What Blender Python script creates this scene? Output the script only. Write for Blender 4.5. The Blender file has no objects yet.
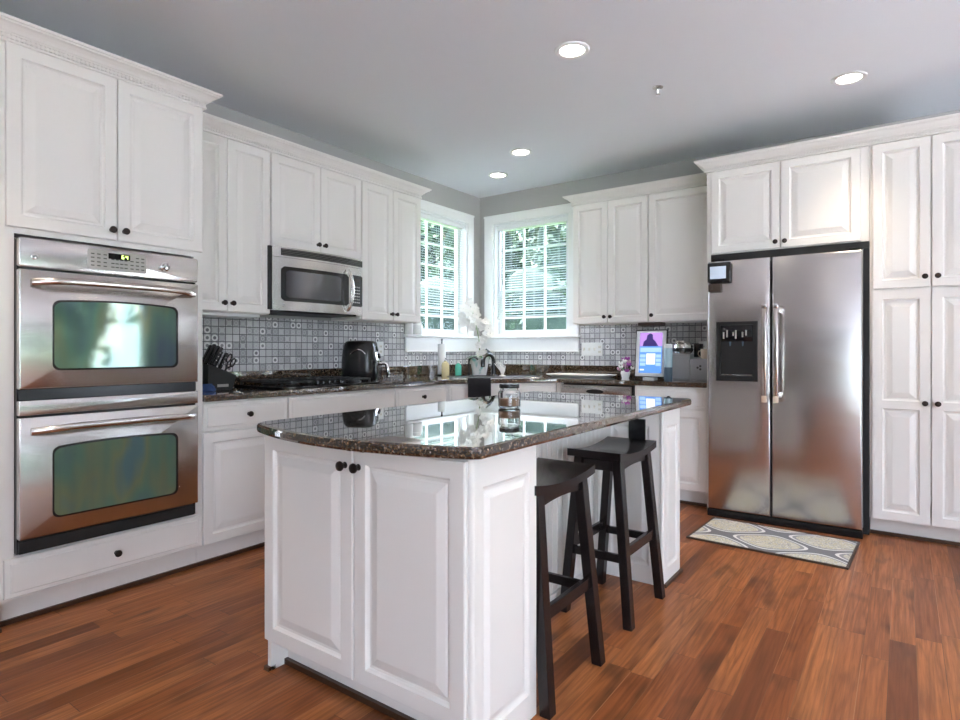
import bpy, bmesh, math, random
from mathutils import Vector, Matrix

random.seed(11)
sc = bpy.context.scene
PI = math.pi

# ------------------------------------------------------------------ camera
cam_d = bpy.data.cameras.new('camera')
cam = bpy.data.objects.new('camera', cam_d)
sc.collection.objects.link(cam)
cam.location = (3.61528, -5.02649, 1.14856)
cam.rotation_euler = (PI / 2, 0, 0.622815)
cam_d.sensor_width = 36
cam_d.lens = 590.6056 / 960 * 36
cam_d.shift_y = -10.3255 / 960
cam_d.clip_start = 0.05
sc.camera = cam

# ------------------------------------------------------------------ exposure, sky, daylight
vs = sc.view_settings
vs.view_transform = 'Standard'
vs.look = 'None'
vs.gamma = 1
vs.exposure = 1.3
SKY_STRENGTH = 8.0
SUN_POWER = 44.0
LAMP_POWER = 22.0

world = bpy.data.worlds.new('world')
sc.world = world
world.use_nodes = True
wt = world.node_tree
wt.nodes.clear()
wo = wt.nodes.new('ShaderNodeOutputWorld')
wb = wt.nodes.new('ShaderNodeBackground')
wc = wt.nodes.new('ShaderNodeTexCoord')
wsx = wt.nodes.new('ShaderNodeSeparateXYZ')
wr = wt.nodes.new('ShaderNodeValToRGB')
wt.links.new(wc.outputs['Generated'], wsx.inputs[0])
wt.links.new(wsx.outputs['Z'], wr.inputs[0])
wr.color_ramp.elements[0].position = 0.0
wr.color_ramp.elements[0].color = (0.77, 0.86, 1.0, 1)
wr.color_ramp.elements[1].position = 0.7
wr.color_ramp.elements[1].color = (0.60, 0.74, 1.0, 1)
wt.links.new(wr.outputs[0], wb.inputs[0])
wb.inputs[1].default_value = SKY_STRENGTH
wt.links.new(wb.outputs[0], wo.inputs[0])

sun_d = bpy.data.lights.new('sun', 'SUN')
sun_d.energy = SUN_POWER
sun_d.angle = math.radians(1.5)
sun_d.color = (.96, .96, 1.)
sun = bpy.data.objects.new('sun', sun_d)
sc.collection.objects.link(sun)
sun.rotation_euler = Vector((.42, -.45, -1.3)).to_track_quat('-Z', 'Y').to_euler()

# room extents
XR, YR, H = 6.6, -8.2, 2.737      # right wall, rear wall, ceiling


def portal(name, loc, rot, sx, sy):
    d = bpy.data.lights.new(name, 'AREA')
    d.shape = 'RECTANGLE'
    d.size, d.size_y = sx, sy
    d.cycles.is_portal = True
    o = bpy.data.objects.new(name, d)
    sc.collection.objects.link(o)
    o.location = loc
    o.rotation_euler = rot
    return o


# openings: (y0,y1,z0,z1) on side walls, (x0,x1,z0,z1) on front/rear walls
WIN_L = (-1.045, -0.212, 1.285, 2.44)
WIN_B = (0.175, 1.045, 1.285, 2.44)
WIN_R = [(-3.3, -0.9, 0.08, 2.3), (-7.2, -4.4, 0.5, 2.35)]
WIN_REAR = [(5.0, 6.4, 0.2, 2.45)]
portal('daylight_portal', (-0.16, (WIN_L[0] + WIN_L[1]) / 2, 1.86), (0, -PI / 2, 0), 1.15, 0.82)
portal('daylight_portal', ((WIN_B[0] + WIN_B[1]) / 2, 0.16, 1.86), (-PI / 2, 0, 0), 0.82, 1.15)
for a in WIN_R:
    portal('daylight_portal', (XR + .16, (a[0] + a[1]) / 2, (a[2] + a[3]) / 2), (0, PI / 2, 0), a[3] - a[2], a[1] - a[0])
for a in WIN_REAR:
    portal('daylight_portal', ((a[0] + a[1]) / 2, YR - .16, (a[2] + a[3]) / 2), (PI / 2, 0, 0), a[1] - a[0], a[3] - a[2])


# ------------------------------------------------------------------ materials
def new_mat(name):
    m = bpy.data.materials.new(name)
    m.use_nodes = True
    return m, m.node_tree, m.node_tree.nodes['Principled BSDF']


def S(b, k, v):
    if k in b.inputs:
        b.inputs[k].default_value = v


def plain(name, col, rough=.5, metal=0., spec=None, coat=0., emit=None, estr=0., trans=0., ior=None, bump=0., bscale=60.):
    m, t, b = new_mat(name)
    S(b, 'Base Color', (*col, 1)); S(b, 'Roughness', rough); S(b, 'Metallic', metal)
    if spec is not None: S(b, 'Specular IOR Level', spec)
    if coat: S(b, 'Coat Weight', coat); S(b, 'Coat Roughness', .05)
    if emit: S(b, 'Emission Color', (*emit, 1)); S(b, 'Emission Strength', estr)
    if trans: S(b, 'Transmission Weight', trans)
    if ior: S(b, 'IOR', ior)
    if bump:
        n = t.nodes.new('ShaderNodeTexNoise'); n.inputs['Scale'].default_value = bscale; n.inputs['Detail'].default_value = 3
        c = t.nodes.new('ShaderNodeTexCoord'); t.links.new(c.outputs['Object'], n.inputs['Vector'])
        bp = t.nodes.new('ShaderNodeBump'); bp.inputs['Strength'].default_value = bump; bp.inputs['Distance'].default_value = .002
        t.links.new(n.outputs['Fac'], bp.inputs['Height']); t.links.new(bp.outputs[0], b.inputs['Normal'])
    return m


class G:
    """small node-graph helper"""
    def __init__(s, t): s.t = t
    def n(s, ty, **kw):
        x = s.t.nodes.new(ty)
        for k, v in kw.items(): setattr(x, k, v)
        return x
    def put(s, sock, v):
        if isinstance(v, (int, float)): sock.default_value = v
        elif isinstance(v, tuple): sock.default_value = v if len(v) == len(sock.default_value) else (*v, 1)
        else: s.t.links.new(v, sock)
    def m(s, op, a, b=0., c=None):
        x = s.n('ShaderNodeMath', operation=op)
        s.put(x.inputs[0], a); s.put(x.inputs[1], b)
        if c is not None: s.put(x.inputs[2], c)
        return x.outputs[0]
    def xyz(s, a, b, c=0.):
        x = s.n('ShaderNodeCombineXYZ')
        s.put(x.inputs[0], a); s.put(x.inputs[1], b); s.put(x.inputs[2], c)
        return x.outputs[0]
    def sep(s, v):
        x = s.n('ShaderNodeSeparateXYZ'); s.t.links.new(v, x.inputs[0]); return x.outputs
    def white(s, v):
        x = s.n('ShaderNodeTexWhiteNoise', noise_dimensions='3D'); s.t.links.new(v, x.inputs['Vector']); return x.outputs['Value']
    def noise(s, v, sc_, det=2., rough=.5, dist=0.):
        x = s.n('ShaderNodeTexNoise'); s.t.links.new(v, x.inputs['Vector'])
        x.inputs['Scale'].default_value = sc_; x.inputs['Detail'].default_value = det
        x.inputs['Roughness'].default_value = rough; x.inputs['Distortion'].default_value = dist
        return x.outputs['Fac']
    def ramp(s, f, stops, interp='LINEAR'):
        x = s.n('ShaderNodeValToRGB'); s.t.links.new(f, x.inputs[0])
        e = x.color_ramp.elements; x.color_ramp.interpolation = interp
        while len(e) < len(stops): e.new(.5)
        for k, (p, c) in enumerate(stops):
            e[k].position = p; e[k].color = (*c, 1) if isinstance(c, tuple) else (c, c, c, 1)
        return x.outputs[0]
    def mix(s, f, a, b, bt='MIX'):
        x = s.n('ShaderNodeMix', data_type='RGBA', blend_type=bt)
        s.put(x.inputs[0], f)
        s.put(x.inputs[6], a); s.put(x.inputs[7], b)
        return x.outputs[2]
    def pos(s): return s.n('ShaderNodeNewGeometry').outputs['Position']
    def obj(s): return s.n('ShaderNodeTexCoord').outputs['Object']
    def bump(s, h, st, d, b):
        x = s.n('ShaderNodeBump'); x.inputs['Strength'].default_value = st; x.inputs['Distance'].default_value = d
        s.t.links.new(h, x.inputs['Height']); s.t.links.new(x.outputs[0], b.inputs['Normal'])


def floor_mat():
    m, t, b = new_mat('oak_plank_floor'); g = G(t)
    X, Y, Z = g.sep(g.pos())
    PW = .083
    fx = g.m('DIVIDE', X, PW); row = g.m('FLOOR', fx)
    fr = g.m('SUBTRACT', fx, row)
    off = g.white(g.xyz(row, 3.7, 1.1))
    yy = g.m('DIVIDE', g.m('ADD', Y, g.m('MULTIPLY', off, 7.)), .78)
    col = g.m('FLOOR', yy); fy = g.m('SUBTRACT', yy, col)
    rid = g.white(g.xyz(row, col, 2.))
    rid2 = g.white(g.xyz(row, col, 9.))
    base = g.ramp(rid, [(0, (.19, .056, .018)), (.2, (.31, .094, .028)), (.6, (.40, .130, .038)), (1, (.50, .185, .060))])
    sh = g.m('MULTIPLY', rid2, 37.)
    v1 = g.xyz(g.m('ADD', g.m('MULTIPLY', X, 1.), sh), g.m('MULTIPLY', Y, .035), sh)
    fine = g.noise(v1, 95., 5., .65)
    v2 = g.xyz(g.m('ADD', g.m('MULTIPLY', X, 1.), sh), g.m('MULTIPLY', Y, .055), sh)
    broad = g.noise(v2, 13., 1.5, .5, .25)
    rings = g.m('SINE', g.m('MULTIPLY', broad, 62.))
    rings = g.m('POWER', g.m('MULTIPLY_ADD', rings, .5, .5), 2.5)
    c = g.mix(g.m('MULTIPLY', rings, .34), base, (.10, .032, .011))
    gf = g.ramp(fine, [(.36, .0), (.66, 1.)])
    c = g.mix(g.m('MULTIPLY', gf, .58), c, (.11, .034, .011))
    dk = g.noise(g.xyz(g.m('ADD', X, sh), g.m('MULTIPLY', Y, .45), sh), 7., 2.)
    c = g.mix(g.m('MULTIPLY', g.ramp(dk, [(.57, 0.), (.74, 1.)]), .7), c, (.07, .024, .010))
    e1 = g.m('LESS_THAN', fr, .022); e2 = g.m('LESS_THAN', fy, .0028)
    c = g.mix(g.m('MULTIPLY', e1, .7), c, g.mix(rid2, (.045, .018, .008), (.50, .26, .14)))
    c = g.mix(g.m('MULTIPLY', e2, .7), c, (.04, .016, .008))
    t.links.new(c, b.inputs['Base Color'])
    t.links.new(g.m('MULTIPLY_ADD', fine, .18, .26), b.inputs['Roughness'])
    S(b, 'Specular IOR Level', .26)
    g.bump(g.m('MULTIPLY_ADD', fine, -.25, g.m('MULTIPLY', g.m('MAXIMUM', e1, e2), -1.)), .22, .002, b)
    return m


def granite_mat():
    m, t, b = new_mat('brown_granite'); g = G(t)
    P = g.pos()
    a = g.noise(P, 170., 4., .7)
    v = g.n('ShaderNodeTexVoronoi'); t.links.new(P, v.inputs['Vector']); v.inputs['Scale'].default_value = 210.
    vv = g.white(v.outputs['Position'])
    c = g.ramp(vv, [(0, (.010, .008, .007)), (.34, (.028, .018, .012)), (.58, (.075, .045, .024)), (.80, (.150, .092, .050)), (.94, (.24, .17, .11)), (1, (.34, .30, .26))])
    c = g.mix(g.ramp(a, [(.48, 0.), (.66, .75)]), c, (.012, .010, .009))
    t.links.new(c, b.inputs['Base Color'])
    S(b, 'Roughness', .035); S(b, 'Specular IOR Level', .62)
    S(b, 'Coat Weight', 1.); S(b, 'Coat Roughness', .015); S(b, 'Coat IOR', 1.8)
    return m


def tile_mat():
    m, t, b = new_mat('mosaic_tile'); g = G(t)
    X, Y, Z = g.sep(g.pos())
    TS = .05
    u = g.m('DIVIDE', g.m('ADD', g.m('ADD', X, Y), 10.), TS); v = g.m('DIVIDE', Z, TS)
    iu, iv = g.m('FLOOR', u), g.m('FLOOR', v)
    fu = g.m('SUBTRACT', g.m('SUBTRACT', u, iu), .5); fv = g.m('SUBTRACT', g.m('SUBTRACT', v, iv), .5)
    au, av = g.m('ABSOLUTE', fu), g.m('ABSOLUTE', fv)
    r1, r2, r3 = g.white(g.xyz(iu, iv, 1.)), g.white(g.xyz(iu, iv, 5.)), g.white(g.xyz(iu, iv, 8.))
    r = g.m('SQRT', g.m('ADD', g.m('MULTIPLY', fu, fu), g.m('MULTIPLY', fv, fv)))
    dia = g.m('ADD', au, av)
    base = g.ramp(r1, [(0, (.38, .37, .39)), (.5, (.55, .54, .555)), (1, (.72, .705, .71))])
    lite = g.ramp(r3, [(0, (.55, .55, .56)), (1, (.78, .77, .76))])
    ringbig = g.m('LESS_THAN', g.m('ABSOLUTE', g.m('SUBTRACT', r, .33)), .10)
    ringsm = g.m('LESS_THAN', g.m('ABSOLUTE', g.m('SUBTRACT', r, .22)), .055)
    diam = g.m('LESS_THAN', g.m('ABSOLUTE', g.m('SUBTRACT', dia, .34)), .07)
    cross = g.m('LESS_THAN', g.m('ABSOLUTE', g.m('SUBTRACT', au, av)), .07)
    dots = g.m('GREATER_THAN', dia, .70)
    k1 = g.m('GREATER_THAN', r2, .84)
    k2 = g.m('MULTIPLY', g.m('GREATER_THAN', r2, .58), g.m('LESS_THAN', r2, .84))
    k3 = g.m('MULTIPLY', g.m('GREATER_THAN', r2, .32), g.m('LESS_THAN', r2, .58))
    k4 = g.m('LESS_THAN', r2, .32)
    pat = g.m('ADD', g.m('ADD', g.m('MULTIPLY', k1, ringbig), g.m('MULTIPLY', k2, g.m('MAXIMUM', ringsm, dots))),
              g.m('ADD', g.m('MULTIPLY', k3, g.m('MAXIMUM', diam, dots)), g.m('MULTIPLY', k4, g.m('MAXIMUM', cross, ringsm))))
    patw = g.m('MULTIPLY', g.m('MINIMUM', pat, 1.), g.m('MULTIPLY_ADD', k1, .25, .72))
    c = g.mix(patw, base, g.mix(k1, lite, (.86, .85, .84)))
    grout = g.m('GREATER_THAN', g.m('MAXIMUM', au, av), .455)
    c = g.mix(grout, c, (.075, .07, .08))
    darkc = g.m('MULTIPLY', g.m('MULTIPLY', k1, g.m('LESS_THAN', r, .20)), .6)
    c = g.mix(darkc, c, (.10, .10, .11))
    t.links.new(c, b.inputs['Base Color'])
    t.links.new(g.m('MULTIPLY_ADD', grout, .45, .22), b.inputs['Roughness'])
    g.bump(g.m('SUBTRACT', 1., grout), .4, .002, b)
    return m


def steel_mat(name, col=(.62, .60, .58), rough=.22, vertical=False, wave=0.):
    m, t, b = new_mat(name); g = G(t)
    S(b, 'Base Color', (*col, 1)); S(b, 'Metallic', 1.)
    X, Y, Z = g.sep(g.obj())
    v = g.xyz(g.m('MULTIPLY', X, 900.), g.m('MULTIPLY', Y, 900.), g.m('MULTIPLY', Z, 6.)) if vertical else \
        g.xyz(g.m('MULTIPLY', X, 6.), g.m('MULTIPLY', Y, 6.), g.m('MULTIPLY', Z, 900.))
    n = g.noise(v, 1., 2.)
    t.links.new(g.m('MULTIPLY_ADD', n, .10, rough - .05), b.inputs['Roughness'])
    h = g.m('MULTIPLY', n, .012)
    if wave:
        w = g.noise(g.xyz(g.m('MULTIPLY', X, 2.2), Y, g.m('MULTIPLY', Z, 4.5)), 1., 1.5)
        h = g.m('ADD', h, g.m('MULTIPLY', w, wave))
    g.bump(h, .5, .02, b)
    return m


def paint_mat(name, col, rough=.38):
    m, t, b = new_mat(name); g = G(t)
    S(b, 'Base Color', (*col, 1)); S(b, 'Roughness', rough); S(b, 'Specular IOR Level', .4)
    n = g.noise(g.pos(), 60., 3.)
    g.bump(n, .04, .002, b)
    return m


def rug_mat():
    m, t, b = new_mat('medallion_rug'); g = G(t)
    X, Y, Z = g.sep(g.obj())
    # ogee lattice
    u = g.m('MULTIPLY', X, 1 / .27); v = g.m('MULTIPLY_ADD', Y, 1 / .20, .35)
    a = g.m('ADD', g.m('COSINE', g.m('MULTIPLY', u, PI)), g.m('COSINE', g.m('MULTIPLY', v, PI)))
    f = g.m('MULTIPLY', g.m('ABSOLUTE', a), .5)
    nz = g.noise(g.obj(), 60., 3.)
    bl = g.noise(g.obj(), 24., 1.5, .5, 2.2)
    inner = g.ramp(bl, [(.36, (.66, .64, .58)), (.46, (.52, .45, .24)), (.52, (.72, .69, .62)), (.57, (.26, .26, .26)), (.63, (.70, .67, .58))])
    c = g.ramp(f, [(0, (.20, .20, .21)), (.13, (.20, .20, .21)), (.14, (.78, .77, .74)), (.22, (.78, .77, .74)), (.23, (.33, .33, .33)), (.36, (.33, .33, .33)), (.37, (.7, .68, .62))], 'CONSTANT')
    c = g.mix(g.m('GREATER_THAN', f, .34), c, inner)
    t.links.new(c, b.inputs['Base Color']); S(b, 'Roughness', .9)
    g.bump(nz, .5, .003, b)
    return m


def leaf_mat(name, c1, c2):
    m, t, b = new_mat(name); g = G(t)
    n = g.noise(g.pos(), 3.5, 3.)
    t.links.new(g.ramp(n, [(.35, c1), (.65, c2)]), b.inputs['Base Color']); S(b, 'Roughness', .9); S(b, 'Specular IOR Level', .04)
    return m


def ceramic_swirl(name, c1, c2):
    m, t, b = new_mat(name); g = G(t)
    n = g.noise(g.obj(), 9., 2., .5, 1.)
    t.links.new(g.ramp(n, [(.50, c1), (.62, c2)]), b.inputs['Base Color']); S(b, 'Roughness', .15)
    return m


M = {}
M['floor'] = floor_mat(); M['granite'] = granite_mat(); M['tile'] = tile_mat(); M['rug'] = rug_mat()
M['white'] = paint_mat('white_cabinet_paint', (.815, .785, .745), .34)
M['trim'] = paint_mat('white_trim_paint', (.86, .86, .85), .35)
M['ceiling'] = paint_mat('ceiling_paint', (.79, .81, .84), .8)
M['wall'] = paint_mat('grey_wall_paint', (.42, .41, .395), .7)
M['steel'] = steel_mat('brushed_steel'); M['steel_v'] = steel_mat('brushed_steel_fridge', (.60, .585, .58), .25, True, .5)
M['chrome'] = plain('chrome', (.78, .77, .76), .08, 1.)
M['handle'] = plain('handle_metal', (.66, .62, .58), .2, 1.)
M['bronze'] = plain('dark_bronze', (.035, .026, .022), .28, .7)
M['black'] = plain('black_plastic', (.012, .012, .013), .25)
M['blackmat'] = plain('black_matte', (.010, .010, .010), .55)
M['blackglass'] = plain('black_glass', (.008, .008, .010), .04, spec=.6)
M['iron'] = plain('cast_iron', (.014, .014, .016), .38)
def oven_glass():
    m, t, b = new_mat('tinted_oven_glass'); g = G(t)
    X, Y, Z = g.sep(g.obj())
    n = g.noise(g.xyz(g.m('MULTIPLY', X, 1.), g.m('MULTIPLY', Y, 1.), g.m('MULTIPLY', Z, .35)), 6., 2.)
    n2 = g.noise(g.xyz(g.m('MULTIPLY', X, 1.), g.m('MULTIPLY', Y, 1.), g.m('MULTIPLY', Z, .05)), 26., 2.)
    c = g.ramp(n, [(.30, (.075, .12, .155)), (.45, (.11, .21, .145)), (.58, (.18, .22, .115)), (.70, (.10, .19, .195))])  # teal, green and olive tint drifting across the glass
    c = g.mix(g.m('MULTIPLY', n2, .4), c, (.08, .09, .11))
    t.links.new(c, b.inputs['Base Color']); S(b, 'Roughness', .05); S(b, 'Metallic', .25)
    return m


M['ovenglass'] = oven_glass()
M['mwglass'] = plain('microwave_glass', (.16, .16, .17), .08, .7)
M['espresso'] = plain('espresso_wood', (.013, .009, .009), .26, spec=.35, coat=.1, bump=.05)
M['glass'] = plain('clear_glass', (1, 1, 1), .0, trans=1., ior=1.45)
M['windowglass'] = plain('window_glass', (1, 1, 1), .0, trans=1., ior=1.10)
M['blind'] = plain('blind_slat', (.60, .63, .68), .5)
M['vinyl'] = plain('white_vinyl', (.84, .85, .86), .35)
M['shoe'] = plain('dark_wood_shoe', (.06, .026, .013), .4)
M['lamp'] = plain('lamp_glow', (1, 1, 1), .5, emit=(1., .93, .80), estr=9.)
M['whiteplastic'] = plain('white_plastic', (.82, .82, .81), .3)
M['ivory'] = plain('ivory_plastic', (.78, .74, .66), .35)
M['grey'] = plain('grey_plastic', (.33, .325, .33), .35)
M['keypad'] = plain('keypad_grey', (.40, .385, .35), .4)
M['dark'] = plain('dark_mark', (.06, .055, .05), .5)
M['led'] = plain('green_digits', (.1, .2, .02), .5, emit=(.75, 1., .25), estr=2.)
M['wax'] = plain('brown_wax', (.30, .15, .075), .5)
M['cloth'] = plain('black_cloth', (.007, .007, .009), .9, bump=.5, bscale=300.)
M['bluecloth'] = plain('blue_cloth', (.03, .07, .20), .85, bump=.5, bscale=200.)
M['leaf'] = plain('plant_leaf', (.05, .13, .04), .45)
M['petal'] = plain('white_petal', (.88, .87, .84), .6)
M['stemgreen'] = plain('stem', (.16, .24, .09), .6)
M['pot'] = ceramic_swirl('white_pot', (.82, .83, .80), (.25, .55, .50))
M['soapgreen'] = plain('green_soap', (.10, .52, .38), .15)
M['soapyellow'] = plain('yellow_soap', (.72, .62, .36), .12)
M['paper'] = plain('paper_roll', (.88, .88, .87), .9)
M['basin'] = plain('dark_sink', (.015, .015, .016), .3)
M['purple'] = plain('purple_flower', (.38, .07, .36), .6)
M['pink'] = plain('pink_flower', (.75, .42, .55), .6)
M['scr_blue'] = plain('screen_blue', (.0, .0, .0), .3, emit=(.10, .27, .72), estr=.62)
M['scr_pale'] = plain('screen_pale_blue', (.0, .0, .0), .3, emit=(.36, .55, .90), estr=.62)
M['scr_white'] = plain('screen_white', (.0, .0, .0), .3, emit=(.86, .90, 1.), estr=.62)
M['scr_purple'] = plain('screen_purple', (.0, .0, .0), .3, emit=(.55, .30, .80), estr=.5)
M['scr_dark'] = plain('screen_dark', (.006, .004, .03), .3, emit=(.03, .02, .10), estr=.8)
M['scr_grey'] = plain('screen_grey', (.30, .35, .42), .12, emit=(.36, .42, .5), estr=.4)
M['bottleblue'] = plain('pale_blue_plastic', (.42, .58, .64), .12)
M['bottledark'] = plain('slate_plastic', (.06, .10, .14), .3)
M['tan'] = plain('tan_ceramic_and_reflection', (.66, .52, .40), .3)
M['brown'] = plain('brown_plastic', (.055, .035, .025), .5)
M['bark'] = plain('bark', (.09, .06, .04), .9, bump=.6, bscale=20.)
M['inner'] = leaf_mat('leaves_core_shade', (.014, .022, .018), (.030, .042, .034))  # darker leaf colour, painted in place of shade inside the crowns
M['grass'] = leaf_mat('lawn', (.05, .11, .03), (.11, .19, .06))
M['tree_a'] = leaf_mat('leaves_dark', (.020, .034, .026), (.044, .064, .048))
M['tree_b'] = leaf_mat('leaves_mid', (.028, .044, .032), (.062, .086, .058))
M['tree_c'] = leaf_mat('leaves_pale', (.048, .066, .048), (.105, .125, .090))
M['patio'] = plain('bounce_concrete', (.62, .62, .62), .85, bump=.2, bscale=8.)
M['outwall'] = plain('exterior_siding', (.6, .6, .58), .8)


# ------------------------------------------------------------------ mesh builder
class MB:
    def __init__(s): s.bm = bmesh.new()
    def face(s, vs):
        try: return s.bm.faces.new(vs)
        except ValueError: return None
    def v(s, *p): return s.bm.verts.new(Vector(p) if len(p) == 3 else Vector(p[0]))
    def box(s, x0, x1, y0, y1, z0, z1, bev=0., seg=2):
        x0, x1 = min(x0, x1), max(x0, x1); y0, y1 = min(y0, y1), max(y0, y1); z0, z1 = min(z0, z1), max(z0, z1)
        return s.hexa([(x0, y0, z0), (x1, y0, z0), (x1, y1, z0), (x0, y1, z0), (x0, y0, z1), (x1, y0, z1), (x1, y1, z1), (x0, y1, z1)], bev, seg)
    def hexa(s, P, bev=0., seg=2):
        V = [s.v(*p) for p in P]
        F = [s.face([V[i] for i in q]) for q in ((3, 2, 1, 0), (4, 5, 6, 7), (0, 1, 5, 4), (1, 2, 6, 5), (2, 3, 7, 6), (3, 0, 4, 7))]
        if bev:
            ed = list({e for f in F for e in f.edges})
            bmesh.ops.bevel(s.bm, geom=ed, offset=bev, segments=seg, affect='EDGES', profile=.5)
        return s
    def bar(s, p0, p1, w, d, up=(0, 0, 1), bev=0.):
        """square bar from p0 to p1, w along side, d along the third axis"""
        p0, p1 = Vector(p0), Vector(p1); a = (p1 - p0).normalized()
        sd = a.cross(Vector(up)).normalized(); th = sd.cross(a).normalized()
        c = []
        for p in (p0, p1):
            c += [p - sd * w / 2 - th * d / 2, p + sd * w / 2 - th * d / 2, p + sd * w / 2 + th * d / 2, p - sd * w / 2 + th * d / 2]
        return s.hexa([tuple(q) for q in c], bev)
    def loft(s, loops, cap=True, closed=True):
        L = [[s.v(*p) for p in lp] for lp in loops]
        n = len(L[0])
        for a, b in zip(L, L[1:]):
            for i in range(n if closed else n - 1):
                j = (i + 1) % n
                s.face([a[i], a[j], b[j], b[i]])
        if cap:
            s.face(list(reversed(L[0]))); s.face(L[-1])
        return s
    def cyl(s, p0, p1, r0, r1=None, n=16, cap=True):
        if r1 is None: r1 = r0
        p0, p1 = Vector(p0), Vector(p1); a = (p1 - p0).normalized()
        x = a.orthogonal().normalized(); y = a.cross(x)
        ring = lambda p, r: [p + (x * math.cos(2 * PI * i / n) + y * math.sin(2 * PI * i / n)) * r for i in range(n)]
        return s.loft([[tuple(q) for q in ring(p0, r0)], [tuple(q) for q in ring(p1, r1)]], cap)
    def lathe(s, prof, c=(0, 0, 0), axis=(0, 0, 1), n=24, cap=True, sx=1., sy=1.):
        a = Vector(axis).normalized(); x = a.orthogonal().normalized() if abs(a.z) < .99 else Vector((1, 0, 0))
        y = a.cross(x); c = Vector(c)
        return s.loft([[tuple(c + a * h + (x * math.cos(2 * PI * i / n) * sx + y * math.sin(2 * PI * i / n) * sy) * max(r, 1e-5)) for i in range(n)] for r, h in prof], cap)
    def tube(s, pts, r, n=8, cap=True):
        P = [Vector(p) for p in pts]; R = r if isinstance(r, (list, tuple)) else [r] * len(P)
        loops = []; up = None
        for i, p in enumerate(P):
            t = (P[min(i + 1, len(P) - 1)] - P[max(i - 1, 0)]).normalized()
            if up is None: up = t.orthogonal().normalized()
            up = (up - t * up.dot(t)).normalized(); sd = t.cross(up)
            loops.append([tuple(p + (up * math.cos(2 * PI * k / n) + sd * math.sin(2 * PI * k / n)) * R[i]) for k in range(n)])
        return s.loft(loops, cap)
    def ball(s, c, r, seg=14, rings=8):
        r = r if isinstance(r, (tuple, list)) else (r, r, r)
        m = Matrix.Translation(Vector(c)) @ Matrix.Diagonal((*r, 1))
        bmesh.ops.create_uvsphere(s.bm, u_segments=seg, v_segments=rings, radius=1, matrix=m)
        return s
    def rects(s, o, u, rings, cap=True):
        """concentric rectangles in the plane (u, z): rings of (u0,u1,v0,v1,depth); depth goes along u x z"""
        o, u = Vector(o), Vector(u).normalized(); z = Vector((0, 0, 1)); n = u.cross(z)
        L = []
        for (a, b, c, d, dep) in rings:
            L.append([s.v(o + u * p + z * q + n * dep) for p, q in ((a, c), (b, c), (b, d), (a, d))])
        for A, B in zip(L, L[1:]):
            for i in range(4):
                j = (i + 1) % 4
                s.face([A[i], A[j], B[j], B[i]])
        if cap: s.face(L[-1])
        s.face(list(reversed(L[0])))
        return s
    def poly(s, pts, z0, z1, bev=0., holes=()):
        """extruded xy polygon (counter-clockwise), optional chamfer of the outer rims, optional holes"""
        def inset(P, d):
            n = len(P); out = []
            for i in range(n):
                a, b, c = Vector(P[i - 1]), Vector(P[i]), Vector(P[(i + 1) % n])
                n1 = Vector((-(b - a).y, (b - a).x)).normalized(); n2 = Vector((-(c - b).y, (c - b).x)).normalized()
                m = (n1 + n2) / max(.2, 1 + n1.dot(n2))
                out.append(tuple(b + m * d))
            return out
        prof = [(0, z0), (0, z1)]
        if bev:
            k = bev
            prof = [(k, z0), (k * .3, z0 + k * .3), (0, z0 + k), (0, z1 - k), (k * .3, z1 - k * .3), (k, z1)]
        L = []
        for d, z in prof:
            P = inset(pts, d) if d else pts
            L.append([s.v(p[0], p[1], z) for p in P])
        n = len(pts)
        for A, B in zip(L, L[1:]):
            for i in range(n):
                j = (i + 1) % n
                s.face([A[i], A[j], B[j], B[i]])
        if not holes:
            s.face(list(reversed(L[0]))); s.face(L[-1])
        else:
            tops = []
            for hp in holes:
                a = [s.v(p[0], p[1], z0) for p in hp]; b = [s.v(p[0], p[1], z1) for p in hp]
                for i in range(len(hp)):
                    j = (i + 1) % len(hp)
                    s.face([a[j], a[i], b[i], b[j]])
                tops.append((a, b))
            for lev, loop in ((0, L[0]), (1, L[-1])):
                E = []
                for lp in [loop] + [t[lev] for t in tops]:
                    for i in range(len(lp)):
                        e = s.bm.edges.get((lp[i], lp[(i + 1) % len(lp)])) or s.bm.edges.new((lp[i], lp[(i + 1) % len(lp)]))
                        E.append(e)
                bmesh.ops.triangle_fill(s.bm, use_beauty=True, use_dissolve=False, edges=E, normal=(0, 0, 1 if lev else -1))
        return s
    def sweep(s, prof, path, side=1.):
        """closed profile (out, z) swept along an xy path with mitres; out is to the right of travel * side"""
        n = len(path); P = [Vector(p) for p in path]
        N = []
        for a, b in zip(P, P[1:]):
            d = (b - a).normalized(); N.append(Vector((d.y, -d.x)) * side)
        loops = []
        for i in range(n):
            if i == 0: m = N[0]
            elif i == n - 1: m = N[-1]
            else: m = (N[i - 1] + N[i]) / (1 + N[i - 1].dot(N[i]))
            loops.append([(P[i].x + m.x * o, P[i].y + m.y * o, z) for o, z in prof])
        return s.loft(loops)
    def build(s, name, mat, parent=None, smooth=True, angle=35.):
        bmesh.ops.recalc_face_normals(s.bm, faces=s.bm.faces[:])
        me = bpy.data.meshes.new(name)
        if parent is not None:
            bmesh.ops.translate(s.bm, vec=-ORG[parent.name], verts=s.bm.verts[:])
        else:
            xs = [v.co for v in s.bm.verts]
            c = Vector(((min(p.x for p in xs) + max(p.x for p in xs)) / 2, (min(p.y for p in xs) + max(p.y for p in xs)) / 2, min(p.z for p in xs)))
            bmesh.ops.translate(s.bm, vec=-c, verts=s.bm.verts[:])
        s.bm.to_mesh(me); s.bm.free()
        mats = mat if isinstance(mat, (list, tuple)) else [mat]
        for q in mats: me.materials.append(M[q])
        if smooth:
            me.polygons.foreach_set('use_smooth', [True] * len(me.polygons))
            me.set_sharp_from_angle(angle=math.radians(angle))
        o = bpy.data.objects.new(name, me)
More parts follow.
